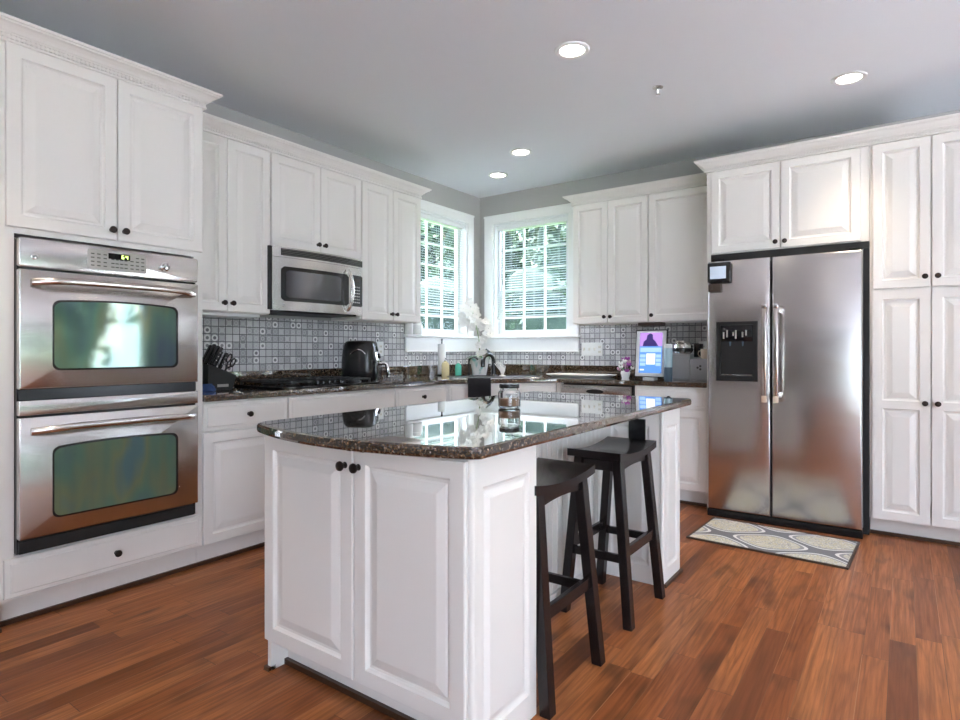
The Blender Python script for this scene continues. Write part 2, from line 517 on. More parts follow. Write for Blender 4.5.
        sc.collection.objects.link(o)
        if parent is not None:
            o.parent = parent; ORG[o.name] = ORG[parent.name]
        else:
            o.location = c; ORG[o.name] = c
        return o


ORG = {}


def thing(name, label, cat, loc, group=None):
    o = bpy.data.objects.new(name, None); sc.collection.objects.link(o)
    o.empty_display_size = .05
    o.location = loc; ORG[o.name] = Vector(loc)
    return tag(o, label, cat, group)


def tag(o, label, cat, group=None, kind=None):
    o['label'] = label; o['category'] = cat
    if group: o['group'] = group
    if kind: o['kind'] = kind
    return o


def struct(name, mb, mat, label=None, cat=None, smooth=False):
    o = mb.build(name, mat, None, smooth)
    o['kind'] = 'structure'
    if label: o['label'] = label
    if cat: o['category'] = cat
    return o


def dup(root, loc, label=None):
    r = root.copy(); sc.collection.objects.link(r); r.location = loc
    if label: r['label'] = label
    for ch in list(root.children):
        c = ch.copy(); sc.collection.objects.link(c); c.parent = r
        for gch in ch.children:
            d = gch.copy(); sc.collection.objects.link(d); d.parent = c
    return r


def rr(w, h, r, n=5, cx=0., cy=0.):
    """rounded rectangle, counter-clockwise, centred"""
    out = []
    for sx, sy, a0 in ((1, 1, 0), (-1, 1, PI / 2), (-1, -1, PI), (1, -1, 1.5 * PI)):
        for i in range(n + 1):
            a = a0 + PI / 2 * i / n
            out.append((cx + sx * (w / 2 - r) + r * math.cos(a), cy + sy * (h / 2 - r) + r * math.sin(a)))
    return out


# ================================================================== room shell
fl = MB(); fl.box(-.02, XR, YR, .02, -.05, 0)
struct('floor', fl, 'floor', 'warm brown oak plank floor running towards the window wall', 'floor')
ce = MB(); ce.box(-.15, XR + .15, YR - .15, .15, H, H + .1)
struct('ceiling', ce, 'ceiling', 'plain pale grey white ceiling with recessed lights', 'ceiling')


def wall_with_holes(fixed, axis, lo, hi, th, holes):
    """boxes around rectangular openings; axis 'x' = wall plane x=fixed spanning y"""
    mb = MB()
    def put(a, b, z0, z1):
        if b - a < 1e-4 or z1 - z0 < 1e-4: return
        if axis == 'x': mb.box(min(fixed, fixed + th), max(fixed, fixed + th), a, b, z0, z1)
        else: mb.box(a, b, min(fixed, fixed + th), max(fixed, fixed + th), z0, z1)
    cur = lo
    for (a, b, z0, z1) in sorted(holes):
        put(cur, a, 0, H); put(a, b, 0, z0); put(a, b, z1, H); cur = b
    put(cur, hi, 0, H)
    return mb


struct('wall_left', wall_with_holes(0, 'x', YR - .15, .15, -.15, [WIN_L]), 'wall', 'grey painted wall behind the ovens and cooktop', 'wall')
struct('wall_back', wall_with_holes(0, 'y', 0, XR + .15, .15, [WIN_B]), 'wall', 'grey painted wall behind the sink and fridge', 'wall')
struct('wall_right', wall_with_holes(XR, 'x', YR - .15, 0, .15, WIN_R), 'wall')
struct('wall_rear', wall_with_holes(YR, 'y', 0, XR, -.15, WIN_REAR), 'wall')


# ---- kitchen windows: jambs, casing, sashes, muntins, glass
def kitchen_window(idx, label, P, u0, w):
    """P(u, d, z) -> world; u along the wall from the corner (0.225..1.045), d outwards"""
    u1, z0, z1 = 1.045, 1.285, 2.44
    def bx(mb, a0, a1, d0, d1, c0, c1, bev=0.):
        q = [P(a, d, c) for c in (c0, c1) for a, d in ((a0, d0), (a1, d0), (a1, d1), (a0, d1))]
        mb.hexa(q, bev)
    f = MB()
    t = .022
    bx(f, u0, u0 + t, 0, .15, z0, z1); bx(f, u1 - t, u1, 0, .15, z0, z1)
    bx(f, u0 + t, u1 - t, 0, .15, z1 - t, z1); bx(f, u0 + t, u1 - t, 0, .15, z0, z0 + t)
    root = f.build('window_%d' % idx, 'vinyl', None, False)
    root['kind'] = 'structure'; root['label'] = label; root['category'] = 'window'
    c = MB()
    bx(c, u0 - w, u0 + .004, -.02, 0, z0 - .01, z1 + .082, .004); bx(c, u1 - .004, u1 + w, -.02, 0, z0 - .01, z1 + .082, .004)
    bx(c, u0 - w + .002, u1 + w - .002, -.021, 0, z1 - .004, z1 + .084, .004)
    bx(c, u0 - w - .004, u1 + w + .004, -.026, 0, z1 + .066, z1 + .086, .004)
    c.build('casing', 'trim', root, False)
    d = .075
    sm = MB(); a0, a1 = u0 + t, u1 - t; st = .05; c0, c1 = z0 + t, z1 - t
    bx(sm, a0, a0 + st, d, d + .03, c0, c1); bx(sm, a1 - st, a1, d, d + .03, c0, c1)
    bx(sm, a0 + st, a1 - st, d, d + .03, c0, c0 + .04); bx(sm, a0 + st, a1 - st, d, d + .03, c1 - .045, c1)
    so = sm.build('sash', 'vinyl', root, False)
    mu = MB()
    for k in (1, 2):
        x = a0 + st + (a1 - a0 - 2 * st) * k / 3
        bx(mu, x - .009, x + .009, d + .006, d + .024, c0 + .04, c1 - .045)
    for k in (1, 2, 3, 4):
        zz = c0 + .04 + (c1 - c0 - .085) * k / 5
        bx(mu, a0 + st, a1 - st, d + .007, d + .023, zz - .009, zz + .009)
    mu.build('muntins', 'vinyl', so, False)
    gl = MB(); bx(gl, a0 + st - .004, a1 - st + .004, d + .013, d + .017, c0 + .036, c1 - .041)
    gl.build('pane', 'windowglass', so, False)
    ck = MB(); x = (a0 + a1) / 2; bx(ck, x - .035, x + .035, .045, .074, z0 + t + .001, z0 + t + .014, .003); bx(ck, x - .01, x + .10, .036, .046, z0 + t + .010, z0 + t + .018, .002)
    ck.build('crank', 'trim', root, False)
    return root


PB = lambda u, d, z: (u, d, z)
PL = lambda u, d, z: (-d, -u, z)
kitchen_window(1, 'white grid window on the back wall right of the corner', PB, .175, .102)
kitchen_window(2, 'white grid window on the left wall beside the corner', PL, .212, .085)

# big windows of the rest of the room (behind the photographer)
for k, a in enumerate(WIN_R):
    f = MB(); x0, x1 = XR - .02, XR + .15
    for y in (a[0], (a[0] + a[1]) / 2 - .04, a[1] - .08): f.box(x0, x1 - .05, y, y + .08, a[2], a[3])
    f.box(x0, x1 - .05, a[0], a[1], a[2], a[2] + .09); f.box(x0, x1 - .05, a[0], a[1], a[3] - .09, a[3])
    struct('window_%d' % (3 + k), f, 'vinyl')
for k, a in enumerate(WIN_REAR):
    f = MB(); y0, y1 = YR - .1, YR + .02
    for x in (a[0], (a[0] + a[1]) / 2 - .04, a[1] - .08): f.box(x, x + .08, y0, y1, a[2], a[3])
    f.box(a[0], a[1], y0, y1, a[2], a[2] + .09); f.box(a[0], a[1], y0, y1, a[3] - .09, a[3])
    zc = (a[2] + a[3]) / 2; f.box(a[0], a[1], y0, y1, zc - .03, zc + .03)
    struct('window_%d' % (5 + k), f, 'vinyl')

# window stool (ledge) and apron running round the corner
st = MB()
st.poly([(0, -1.165), (.055, -1.165), (.055, -.055), (1.165, -.055), (1.165, 0), (0, 0)], 1.262, 1.286, .006)
struct('trim_1', st, 'trim', 'white window ledge running round the corner under both windows', 'window sill')
ap = MB()
ap.poly([(.008, -1.15), (.026, -1.15), (.026, -.026), (1.15, -.026), (1.15, -.008), (.008, -.008)], 1.135, 1.262, .003)
ap.poly([(.008, -1.15), (.034, -1.15), (.034, -.034), (1.15, -.034), (1.15, -.008), (.008, -.008)], 1.125, 1.142, .004)
struct('trim_2', ap, 'trim', 'white apron board below the window ledge', 'trim')

# mosaic tile fields
tl = MB(); tl.box(0, .008, -3.36, -.008, 1.0, 1.262); tl.box(0, .008, -3.36, -1.166, 1.262, 1.372)
struct('trim_3', tl, 'tile', 'grey mosaic tile backsplash behind the cooktop', 'backsplash')
tb = MB(); tb.box(.008, 2.47, -.008, 0, 1.0, 1.262); tb.box(1.166, 2.47, -.008, 0, 1.262, 1.372)
struct('trim_4', tb, 'tile', 'grey mosaic tile backsplash behind the sink', 'backsplash')

# ================================================================== cabinets
DOOR = [(0, 0), (0, .017), (.003, .020), (.050, .020), (.053, .0130), (.058, .0075), (.067, .0075), (.072, .0110), (.098, .0185), (.101, .0190)]
DRAWER = [(0, 0), (0, .012), (.003, .015), (.020, .0165), (.024, .020)]


def front(parent, name, o, u, w, h, prof=DOOR, knob=None, splits=(), mat='white', ref=None):
    """cabinet door or drawer front standing on the plane (u, z) at o; knob = (pu, pv) from the lower left"""
    mb = MB()
    U = Vector(u).normalized()
    n = U.cross(Vector((0, 0, 1)))
    o = Vector(o) + U * .0012; w = w - .0024
    vs_ = [0.] + list(splits) + [h]
    if not splits:
        mb.rects(o, U, [(i, w - i, i, h - i, d) for i, d in prof])
    else:
        for a, b in zip(vs_, vs_[1:]):
            ia = .026 if a > 0 else 0.; ib = .026 if b < h else 0.
            rg = [(0, w, a, b, 0), (0, w, a, b, .020)]
            for i, d in prof[3:]:
                rg.append((i, w - i, a + i - ia, b - i + ib, d))
            mb.rects(o, U, rg)
    d_ = mb.build(name, mat, parent, False)
    if knob:
        k = Vector(o) + U * knob[0] + Vector((0, 0, knob[1])) + n * .019
        kb = MB()
        kb.lathe([(.010, 0), (.0105, .002), (.006, .004), (.0052, .013), (.0075, .016), (.0145, .019), (.0160, .0235), (.0145, .028), (.009, .0305), (.002, .031)], k, n, 18)
        kb.build('knob', 'bronze', d_)
    return d_


CROWN = [(0, 2.408), (.014, 2.408), (.016, 2.412), (.014, 2.418), (.012, 2.420), (.012, 2.436), (.020, 2.438), (.021, 2.443), (.027, 2.446), (.036, 2.456), (.050, 2.466),
         (.062, 2.471), (.064, 2.477), (.071, 2.479), (.072, 2.490), (0, 2.490)]


def crown(label, path, loc):
    t = thing('crown_moulding', label, 'moulding', loc)
    MB().sweep(CROWN, path).build('cove', 'white', t, False)
    rp = MB()
    for a, b in zip(path, path[1:]):
        a, b = Vector(a), Vector(b); L = (b - a).length; d = (b - a) / L; n = Vector((d.y, -d.x))
        k = int(L / .0165)
        for i in range(k):
            s0 = i * L / k; s1 = s0 + .0105
            q = []
            for zz, sh in ((2.4215, 0.), (2.4345, .005)):
                for (s_, o_) in ((s0 + sh, .011), (s0 + sh, .0215), (s1 + sh, .0215), (s1 + sh, .011)):
                    p = a + d * s_ + n * o_
                    q.append((p.x, p.y, zz))
            rp.hexa(q)
    rp.build('rope_bead', 'white', t, False)
    return t


UY, UX = (0, 1, 0), (1, 0, 0)

# ---- oven tower
TY0, TY1 = -4.235, -3.362
t = thing('oven_cabinet', 'tall white cabinet on the left holding the double oven', 'cabinet', (.32, (TY0 + TY1) / 2, 0))
b = MB()
b.box(.004, .63, TY0, TY0 + .018, 0, 2.41); b.box(.004, .63, TY1 - .018, TY1, .112, 2.41)
b.box(.004, .63, TY0 + .018, TY1 - .018, 1.63, 2.41); b.box(.004, .63, TY0 + .018, TY1 - .018, .112, .295)
b.box(.004, .02, TY0 + .018, TY1 - .018, .295, 1.63)
b.box(.61, .63, TY0 + .018, -4.168, .295, 1.63); b.box(.61, .63, -3.408, TY1 - .018, .295, 1.63)
b.box(.004, .565, TY0 + .018, TY1, 0, .112)
b.build('body', 'white', t, False)
front(t, 'door', (.63, -4.200, 1.655), UY, .418, .750, knob=(.392, .045))
front(t, 'door', (.63, -3.779, 1.655), UY, .410, .750, knob=(.026, .045))
front(t, 'drawer', (.63, -4.207, .128), UY, .832, .162, DRAWER, knob=(.42, .080))
MB().box(.565, .578, TY0 + .018, TY1, 0, .02).build('shoe_moulding', 'shoe', t, False)
MB().box(.625, .645, TY0 - .006, TY0 + .024, 0, .018, .004).build('foot_block', 'shoe', t, False)
crown('white crown moulding over the tall oven cabinet', [(.004, TY0), (.63, TY0), (.63, TY1), (.004, TY1)], (.32, -3.8, 2.408))

# ---- wall oven
OX = .64
t = thing('double_oven', 'stainless steel double wall oven built into the tall cabinet', 'oven', (.32, -3.79, .30))
oy0, oy1 = -4.166, -3.412
b = MB(); b.box(.03, .632, oy0 + .01, oy1 - .01, .305, 1.612); b.box(.62, .652, oy0, oy1, .305, 1.612); b.build('housing', 'black', t, False)


def yz_plate(mb, poly, x0, x1, bev=0.):
    """poly of (y,z) counter-clockwise seen from +x, extruded in x"""
    if bev:
        cy = sum(p[0] for p in poly) / len(poly); cz = sum(p[1] for p in poly) / len(poly)
        def sh(P, d):
            out = []; n = len(P)
            for i in range(n):
                a_, b_, c_ = Vector(P[i - 1]), Vector(P[i]), Vector(P[(i + 1) % n])
                n1 = Vector((-(b_ - a_).y, (b_ - a_).x)).normalized(); n2 = Vector((-(c_ - b_).y, (c_ - b_).x)).normalized()
                m_ = (n1 + n2) / max(.3, 1 + n1.dot(n2)); out.append(tuple(b_ + m_ * d))
            return out
        L = [(poly, x0), (poly, x1 - bev), (sh(poly, bev * .3), x1 - bev * .3), (sh(poly, bev), x1)]
    else:
        L = [(poly, x0), (poly, x1)]
    mb.loft([[(x, p[0], p[1]) for p in P] for P, x in L])
    return mb


cp = MB(); yz_plate(cp, rr(oy1 - oy0, .124, .012, 4, (oy0 + oy1) / 2, 1.551), .645, .680, .007)
cpo = cp.build('control_panel', 'steel', t)
k = MB(); yz_plate(k, rr(.250, .090, .010, 4, -3.792, 1.553), .679, .6815); kp = k.build('keypad', 'keypad', cpo)
k = MB(); yz_plate(k, rr(.092, .026, .003, 3, -3.787, 1.575), .681, .6828); k.build('display', 'blackglass', cpo)


def seg7(mb, ch, y, z, w, h, P):
    """seven-segment digit; P(y,z)->quad emitter"""
    S7 = {'0': 'abcdef', '1': 'bc', '2': 'abged', '3': 'abgcd', '4': 'fgbc', '5': 'afgcd', '6': 'afgedc', '7': 'abc', '8': 'abcdefg', '9': 'abcdfg'}
    th = w * .22
    R = {'a': (0, w, h - th, h), 'd': (0, w, 0, th), 'g': (0, w, h / 2 - th / 2, h / 2 + th / 2), 'f': (0, th, h / 2, h), 'e': (0, th, 0, h / 2), 'b': (w - th, w, h / 2, h), 'c': (w - th, w, 0, h / 2)}
    for q in S7[ch]:
        a0, a1, b0, b1 = R[q]; P(mb, y + a0, y + a1, z + b0, z + b1)


d = MB(); bxf = lambda mb, a, b_, c, e: mb.box(.6826, .6834, a, b_, c, e)
seg7(d, '6', -3.777, 1.567, .010, .017, bxf); seg7(d, '4', -3.760, 1.567, .010, .017, bxf)
d.build('digits', 'led', cpo, False)
d = MB()
for i, zz in enumerate((1.575, 1.558, 1.540, 1.523)):
    for yy in (-3.877, -3.852, -3.826, -3.794, -3.776, -3.757, -3.738, -3.712, -3.688, -3.664):
        yy -= .027
        if i == 0 and -3.85 < yy < -3.735: continue
        d.box(.6813, .6819, yy, yy + .014, zz, zz + .0045)
d.build('button_marks', 'dark', cpo, False)
k = MB(); k.lathe([(.021, 0), (.022, .004), (.017, .007), (.016, .022), (.014, .025), (.004, .026)], (.679, -3.580, 1.553), (1, 0, 0), 22)
k.box(.703, .709, -3.583, -3.577, 1.539, 1.567); k.build('selector_knob', 'chrome', cpo)
k = MB(); k.lathe([(.012, 0), (.013, .002), (.011, .0032)], (.679, -4.112, 1.536), (1, 0, 0), 20); bd = k.build('badge', 'chrome', cpo)
k = MB(); k.tube([(.6826, -4.112 + .006 * math.cos(a_) * (1 - a_ / 14), 1.536 + .006 * math.sin(a_) * (1 - a_ / 14)) for a_ in [i * .5 for i in range(18)]], .0009, 5); k.build('badge_script', 'dark', cpo)


def oven_door(z0, z1, wz0, wz1, hz):
    mb = MB(); yz_plate(mb, rr(oy1 - oy0, z1 - z0, .006, 3, (oy0 + oy1) / 2, (z0 + z1) / 2), .648, .682, .006)
    d_ = mb.build('door', 'steel', t)
    cy, w, h = -3.783, .534, wz1 - wz0 + .016
    P = rr(w, h, .028, 6, cy, (wz0 + wz1) / 2)
    P = [(y, z + (.012 * (1 - ((y - cy) / (w / 2)) ** 2) if z > (wz0 + wz1) / 2 else 0)) for y, z in P]
    # densify the top edge so that it arches
    top = [(cy + w / 2 - .028 - i * (w - .056) / 10, wz1 + .008 + .012 * (1 - ((w / 2 - .028 - i * (w - .056) / 10) / (w / 2)) ** 2)) for i in range(1, 10)]
    P = P[:7] + top + P[7:]
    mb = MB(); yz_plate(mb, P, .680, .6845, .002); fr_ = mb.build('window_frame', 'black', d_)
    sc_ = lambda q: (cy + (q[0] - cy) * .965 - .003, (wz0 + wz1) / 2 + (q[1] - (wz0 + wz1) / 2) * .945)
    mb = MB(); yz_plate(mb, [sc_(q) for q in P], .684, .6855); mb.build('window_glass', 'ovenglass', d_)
    # bowed handle
    ha, hb = -4.128, -3.436
    pts = []
    for i in range(17):
        f_ = i / 16; yy = ha + (hb - ha) * f_
        e = 1 - (2 * f_ - 1) ** 4
        pts.append((.690 + .042 * min(1, e * 1.6), yy, hz - .010 + .012 * e))
    hm = MB()
    loops = []
    for i, p in enumerate(pts):
        rz = .0145; rx = .010
        loops.append([(p[0] + rx * math.cos(2 * PI * q / 12), p[1], p[2] + rz * math.sin(2 * PI * q / 12)) for q in range(12)])
    hm.loft(loops)
    for yy in (ha + .02, hb - .02): hm.box(.680, .705, yy - .012, yy + .012, hz - .018, hz + .004, .004)
    hm.build('handle', 'handle', d_)
    return d_


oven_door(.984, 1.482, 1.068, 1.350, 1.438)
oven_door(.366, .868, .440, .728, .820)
mb = MB(); yz_plate(mb, rr(oy1 - oy0, .062, .004, 3, (oy0 + oy1) / 2, .9065), .648, .680, .004); mb.build('divider_strip', 'steel', t)
mb = MB(); mb.box(.645, .664, oy0 + .004, oy1 - .004, .941, .981)
for k_ in range(3): mb.box(.660, .668, oy0 + .03, oy1 - .03, .948 + k_ * .011, .953 + k_ * .011)
mb.build('vent', 'black', t, False)
MB().box(.645, .668, oy0 + .003, oy1 - .012, .306, .358, .003).build('kick_plate', 'blackmat', t, False)

# ---- left wall cabinets
UPZ0, UPZ1 = 1.372, 2.41


def upper(label, a0, a1, z0, doors, wall, name='wall_cabinet', depth=.332):
    """wall 'L': a runs along y on the left wall; 'B': along x on the back wall; doors: (a, width, knob side)"""
    mid = (a0 + a1) / 2
    t = thing(name, label, 'cabinet', (.16, mid, z0) if wall == 'L' else (mid, -.16, z0), 'white wall cabinets')
    b = MB()
    if wall == 'L': b.box(.009, depth, a0 + .001, a1 - .001, z0, UPZ1)
    else: b.box(a0 + .001, a1 - .001, -depth, -.009, z0, UPZ1)
    b.build('body', 'white', t, False)
    for a, w, side in doors:
        o = (depth, a, z0 + .004) if wall == 'L' else (a, -depth, z0 + .004)
        k = (w - .026, .050) if side == 'r' else (.026, .050)
        front(t, 'door', o, UY if wall == 'L' else UX, w, UPZ1 - z0 - .012, knob=k)
    return t


upper('tall white wall cabinet right beside the ovens', -3.360, -2.757, UPZ0, [(-3.356, .301, 'r'), (-3.052, .291, 'l')], 'L')
upper('short white wall cabinet directly above the microwave', -2.755, -1.985, 1.812, [(-2.750, .386, 'r'), (-2.361, .371, 'l')], 'L')
upper('tall white wall cabinet between microwave and left window', -1.983, -1.320, UPZ0, [(-1.979, .326, 'r'), (-1.650, .326, 'l')], 'L')
crown('long white crown moulding above the microwave wall', [(.332, TY1 + .074), (.332, -1.320), (.004, -1.320)], (.2, -2.3, 2.408))
upper('white wall cabinet with two doors beside the back window', 1.256, 1.932, UPZ0, [(1.260, .322, 'r'), (1.585, .345, 'l')], 'B')
upper('white wall cabinet with one wide door left of the fridge', 1.934, 2.468, UPZ0, [(1.938, .526, 'l')], 'B')
crown('white crown moulding between back window and fridge', [(1.256, -.004), (1.256, -.332), (2.396, -.332)], (1.8, -.2, 2.408))

# ---- fridge surround and pantry
t = thing('fridge_cabinet', 'white two door cabinet above the fridge with side panel', 'cabinet', (2.95, -.33, 0))
b = MB()
b.box(2.470, 2.498, -.65, -.009, 0, 2.41); b.box(2.498, 3.440, -.65, -.009, 1.822, 2.41); b.box(3.398, 3.440, -.652, -.60, 1.822, 2.41)
b.build('body', 'white', t, False)
front(t, 'door', (2.503, -.65, 1.828), UX, .440, .576, knob=(.414, .040))
front(t, 'door', (2.947, -.65, 1.828), UX, .450, .576, knob=(.026, .040))
t = thing('pantry_cabinet', 'tall white four door pantry cabinet right of the fridge', 'cabinet', (3.76, -.33, 0))
b = MB()
b.box(3.442, 4.05, -.65, -.004, .112, 2.41); b.box(3.442, 4.05, -.575, -.004, 0, .112)
b.build('body', 'white', t, False)
front(t, 'door', (3.456, -.65, 1.520), UX, .286, .884, knob=(.258, .060))
front(t, 'door', (3.746, -.65, 1.520), UX, .286, .884, knob=(.028, .060))
front(t, 'door', (3.456, -.65, .116), UX, .286, 1.390, knob=(.258, .716), splits=(.700,))
front(t, 'door', (3.746, -.65, .116), UX, .286, 1.390, knob=(.028, .716), splits=(.700,))
MB().box(3.442, 4.05, -.590, -.575, 0, .020).build('shoe_moulding', 'shoe', t, False)
crown('white crown moulding over fridge and pantry', [(2.470, -.004), (2.470, -.655), (4.05, -.655)], (3.2, -.33, 2.408))

# ---- base cabinets
BZ0, BZ1 = .112, .873


def base(label, a0, a1, wall, drawer_knob, ndoors=1, knobside='r'):
    mid = (a0 + a1) / 2
    t = thing('base_cabinet', label, 'cabinet', (.3, mid, 0) if wall == 'L' else (mid, -.3, 0), 'white base cabinets')
    b = MB(); s_ = MB()
    if wall == 'L':
        b.box(.009, .61, a0 + .001, a1 - .001, BZ0, BZ1); b.box(.009, .565, a0 + .001, a1 - .001, 0, BZ0); s_.box(.565, .578, a0 + .001, a1 - .001, 0, .020)
    else:
        b.box(a0 + .001, a1 - .001, -.61, -.009, BZ0, BZ1); b.box(a0 + .001, a1 - .001, -.545, -.009, 0, BZ0); s_.box(a0 + .001, a1 - .001, -.560, -.545, 0, .020)
    b.build('body', 'white', t, False)
    s_.build('shoe_moulding', 'shoe', t, False)
    w = a1 - a0 - .006; U = UY if wall == 'L' else UX
    P = lambda a, z: (.61, a, z) if wall == 'L' else (a, -.61, z)
    front(t, 'drawer', P(a0 + .003, .716), U, w, .148, DRAWER, knob=(w / 2, .074) if drawer_knob else None)
    dw = (w - .003 * (ndoors - 1)) / ndoors
    for i in range(ndoors):
        kx = dw - .03 if (ndoors == 1 and knobside == 'r') or (ndoors == 2 and i == 0) else .03
        front(t, 'door', P(a0 + .003 + i * (dw + .003), .118), U, dw, .588, knob=(kx, .545))
    return t


base('white base cabinet with drawer next to the ovens', -3.360, -2.828, 'L', True, 1)
base('white base cabinet with plain panel under the cooktop', -2.826, -1.913, 'L', False, 2)
base('white base cabinet with drawer right of the cooktop', -1.911, -1.325, 'L', True, 1)
base('white base cabinet with drawer beside the fridge', 1.922, 2.467, 'B', True, 1, 'l')

# diagonal corner sink base
A, B = Vector((.622, -1.322)), Vector((1.246, -.622))
Ud = (B - A).normalized(); Nd = Vector((Ud.y, -Ud.x))
t = thing('sink_cabinet', 'white diagonal corner cabinet under the sink', 'cabinet', (.5, -.5, 0))
b = MB()
a2, b2 = A - Nd * .02, B - Nd * .02
b.poly([(.009, -1.322), (a2.x - .012, -1.322), (a2.x, a2.y), (b2.x, b2.y), (1.246, b2.y + .012), (1.246, -.009), (.009, -.009)], BZ0, .705)
a3, b3 = a2 - Nd * .018, b2 - Nd * .018
b.poly([(a2.x, a2.y), (b2.x, b2.y), (b3.x, b3.y), (a3.x, a3.y)], .705, BZ1)
b.poly([(.009, -1.30), (.53, -1.30), (1.20, -.53), (1.20, -.009), (.009, -.009)], 0, BZ0)
b.build('body', 'white', t, False)
L = (B - A).length
front(t, 'drawer', (a2.x + Ud.x * .02, a2.y + Ud.y * .02, .716), (Ud.x, Ud.y, 0), L - .04, .148, DRAWER)
for i in range(2):
    s0 = .02 + i * (L - .04) / 2
    front(t, 'door', (a2.x + Ud.x * s0, a2.y + Ud.y * s0, .118), (Ud.x, Ud.y, 0), (L - .04) / 2 - .003, .588, knob=((L - .04) / 2 - .03 if i == 0 else .03, .545))

# dishwasher
t = thing('dishwasher', 'silver dishwasher with pocket handle under the back counter', 'dishwasher', (1.60, -.33, 0))
MB().box(1.290, 1.912, -.585, -.02, .04, .868).build('housing', 'blackmat', t, False)
MB().box(1.305, 1.898, -.636, -.586, .115, .775, .004).build('door', 'steel', t)
cpn = MB(); cpn.box(1.305, 1.898, -.645, -.586, .780, .862, .006); cpo = cpn.build('control_panel', 'steel', t)
hm = MB(); hm.loft([[(1.60 + .075 * math.cos(2 * PI * i / 28), yy, .812 + .018 * math.sin(2 * PI * i / 28)) for i in range(28)] for yy in (-.644, -.6475)]); hm.build('handle_pocket', 'blackmat', cpo)
MB().box(1.30, 1.90, -.555, -.545, .0, .105).build('kick_plate', 'blackmat', t, False)
t2 = MB(); t2.box(1.2475, 1.289, -.628, -.02, .112, .873); tag(t2.build('filler_panel', 'white', None, False), 'narrow white filler strip between sink cabinet and dishwasher', 'panel')

# ---- main worktop with sink cut-out
CZ0, CZ1 = .874, .910
C0 = Vector((.66, -.66)); sd = Vector((Ud.x, Ud.y)); nd = -Nd  # nd points into the corner


def loc2(c, a, b_): return (c.x + sd.x * a + nd.x * b_, c.y + sd.y * a + nd.y * b_)


sink_c = (A + B) / 2 + nd * .285
hole = [loc2(sink_c, p, q) for p, q in rr(.74, .40, .05, 4)]
t = thing('worktop', 'L-shaped brown granite worktop along both walls', 'worktop', (.6, -.6, CZ0))
b = MB()
b.poly([(.004, -3.358), (.648, -3.358), (.648, -1.330), (A.x + Nd.x * .025 + .004, A.y + Nd.y * .025 - .002), (B.x + Nd.x * .025 - .002, B.y + Nd.y * .025 - .004), (1.262, -.648), (2.467, -.648), (2.467, -.010), (.010, -.010)],
       CZ0, CZ1, .006, [hole])
b.build('slab', 'granite', t, True, 18)
b = MB(); b.poly([(.009, -3.358), (.028, -3.358), (.028, -.028), (2.467, -.028), (2.467, -.009), (.009, -.009)], CZ1, 1.004, .003)
b.build('upstand', 'granite', t, False)

# ---- sink, faucet
t = thing('kitchen_sink', 'dark corner sink set into the granite worktop', 'sink', (sink_c.x, sink_c.y, .69))
lp = lambda w, h, r, z: [(*loc2(sink_c, p, q), z) for p, q in rr(w, h, r, 4)]
b = MB(); b.loft([lp(.775, .435, .06, CZ1 + .001), lp(.772, .432, .06, CZ1 + .007), lp(.735, .395, .045, CZ1 + .007), lp(.732, .392, .045, CZ1), lp(.70, .37, .06, .72), lp(.60, .30, .06, .712)], True)
b.build('basin', 'basin', t)
rim = MB(); rim.loft([lp(.79, .45, .065, CZ1), lp(.787, .447, .065, CZ1 + .004), lp(.776, .436, .06, CZ1 + .0045), lp(.775, .435, .06, CZ1 + .001)], False); rim.build('rim', 'chrome', t)
fb = Vector(loc2(sink_c, .055, .245)); fz = CZ1
t = thing('faucet', 'dark bronze kitchen faucet behind the corner sink', 'faucet', (fb.x, fb.y, fz))
b = MB(); b.lathe([(.030, 0), (.031, .006), (.024, .012), (.021, .05), (.022, .10), (.018, .125)], (fb.x, fb.y, fz), (0, 0, 1), 20); b.build('base', 'black', t)
sp = MB(); dr = Vector((-Ud.x, -Ud.y)) * .75 + Vector((Nd.x, Nd.y)) * .66; dr.normalize()
pts = []
for i in range(15):
    a_ = PI * i / 14
    pts.append((fb.x + dr.x * .085 * (1 - math.cos(a_)), fb.y + dr.y * .085 * (1 - math.cos(a_)), fz + .12 + .075 * math.sin(a_)))
pts.append((pts[-1][0], pts[-1][1], pts[-1][2] - .035))
sp.tube(pts, [.016] * 12 + [.017, .019, .020, .019], 12); sp.build('spout', 'black', t)
hn = MB(); hn.tube([(fb.x, fb.y, fz + .12), (fb.x - Ud.x * .012, fb.y - Ud.y * .012, fz + .17), (fb.x - Ud.x * .04, fb.y - Ud.y * .04, fz + .215), (fb.x - Ud.x * .075, fb.y - Ud.y * .075, fz + .245)], [.018, .016, .011, .008], 10); hn.build('lever', 'black', t)

# black towel over the sink front
t = MB()
tc = (A + B) / 2 + Nd * .030 - Ud * .205
prof = [(.055, CZ1 + .008), (.02, CZ1 + .010), (-.004, CZ1 + .008), (-.012, CZ1 - .004), (-.014, .85), (-.013, .80), (-.015, .765), (-.010, .765), (-.008, .80), (-.008, .85), (-.006, CZ1 - .006), (0., CZ1 + .003), (.02, CZ1 + .0045), (.055, CZ1 + .003)]
loops = []
for i in range(11):
    s_ = (i / 10 - .5) * .19
    wv = .002 * math.sin(i * 1.7)
    loops.append([(tc.x + Ud.x * s_ - Nd.x * (p + wv * (z < .9)), tc.y + Ud.y * s_ - Nd.y * (p + wv * (z < .9)), z) for p, z in prof])
t.loft(loops); tag(t.build('hand_towel', 'cloth'), 'black hand towel hanging over the sink edge', 'towel')

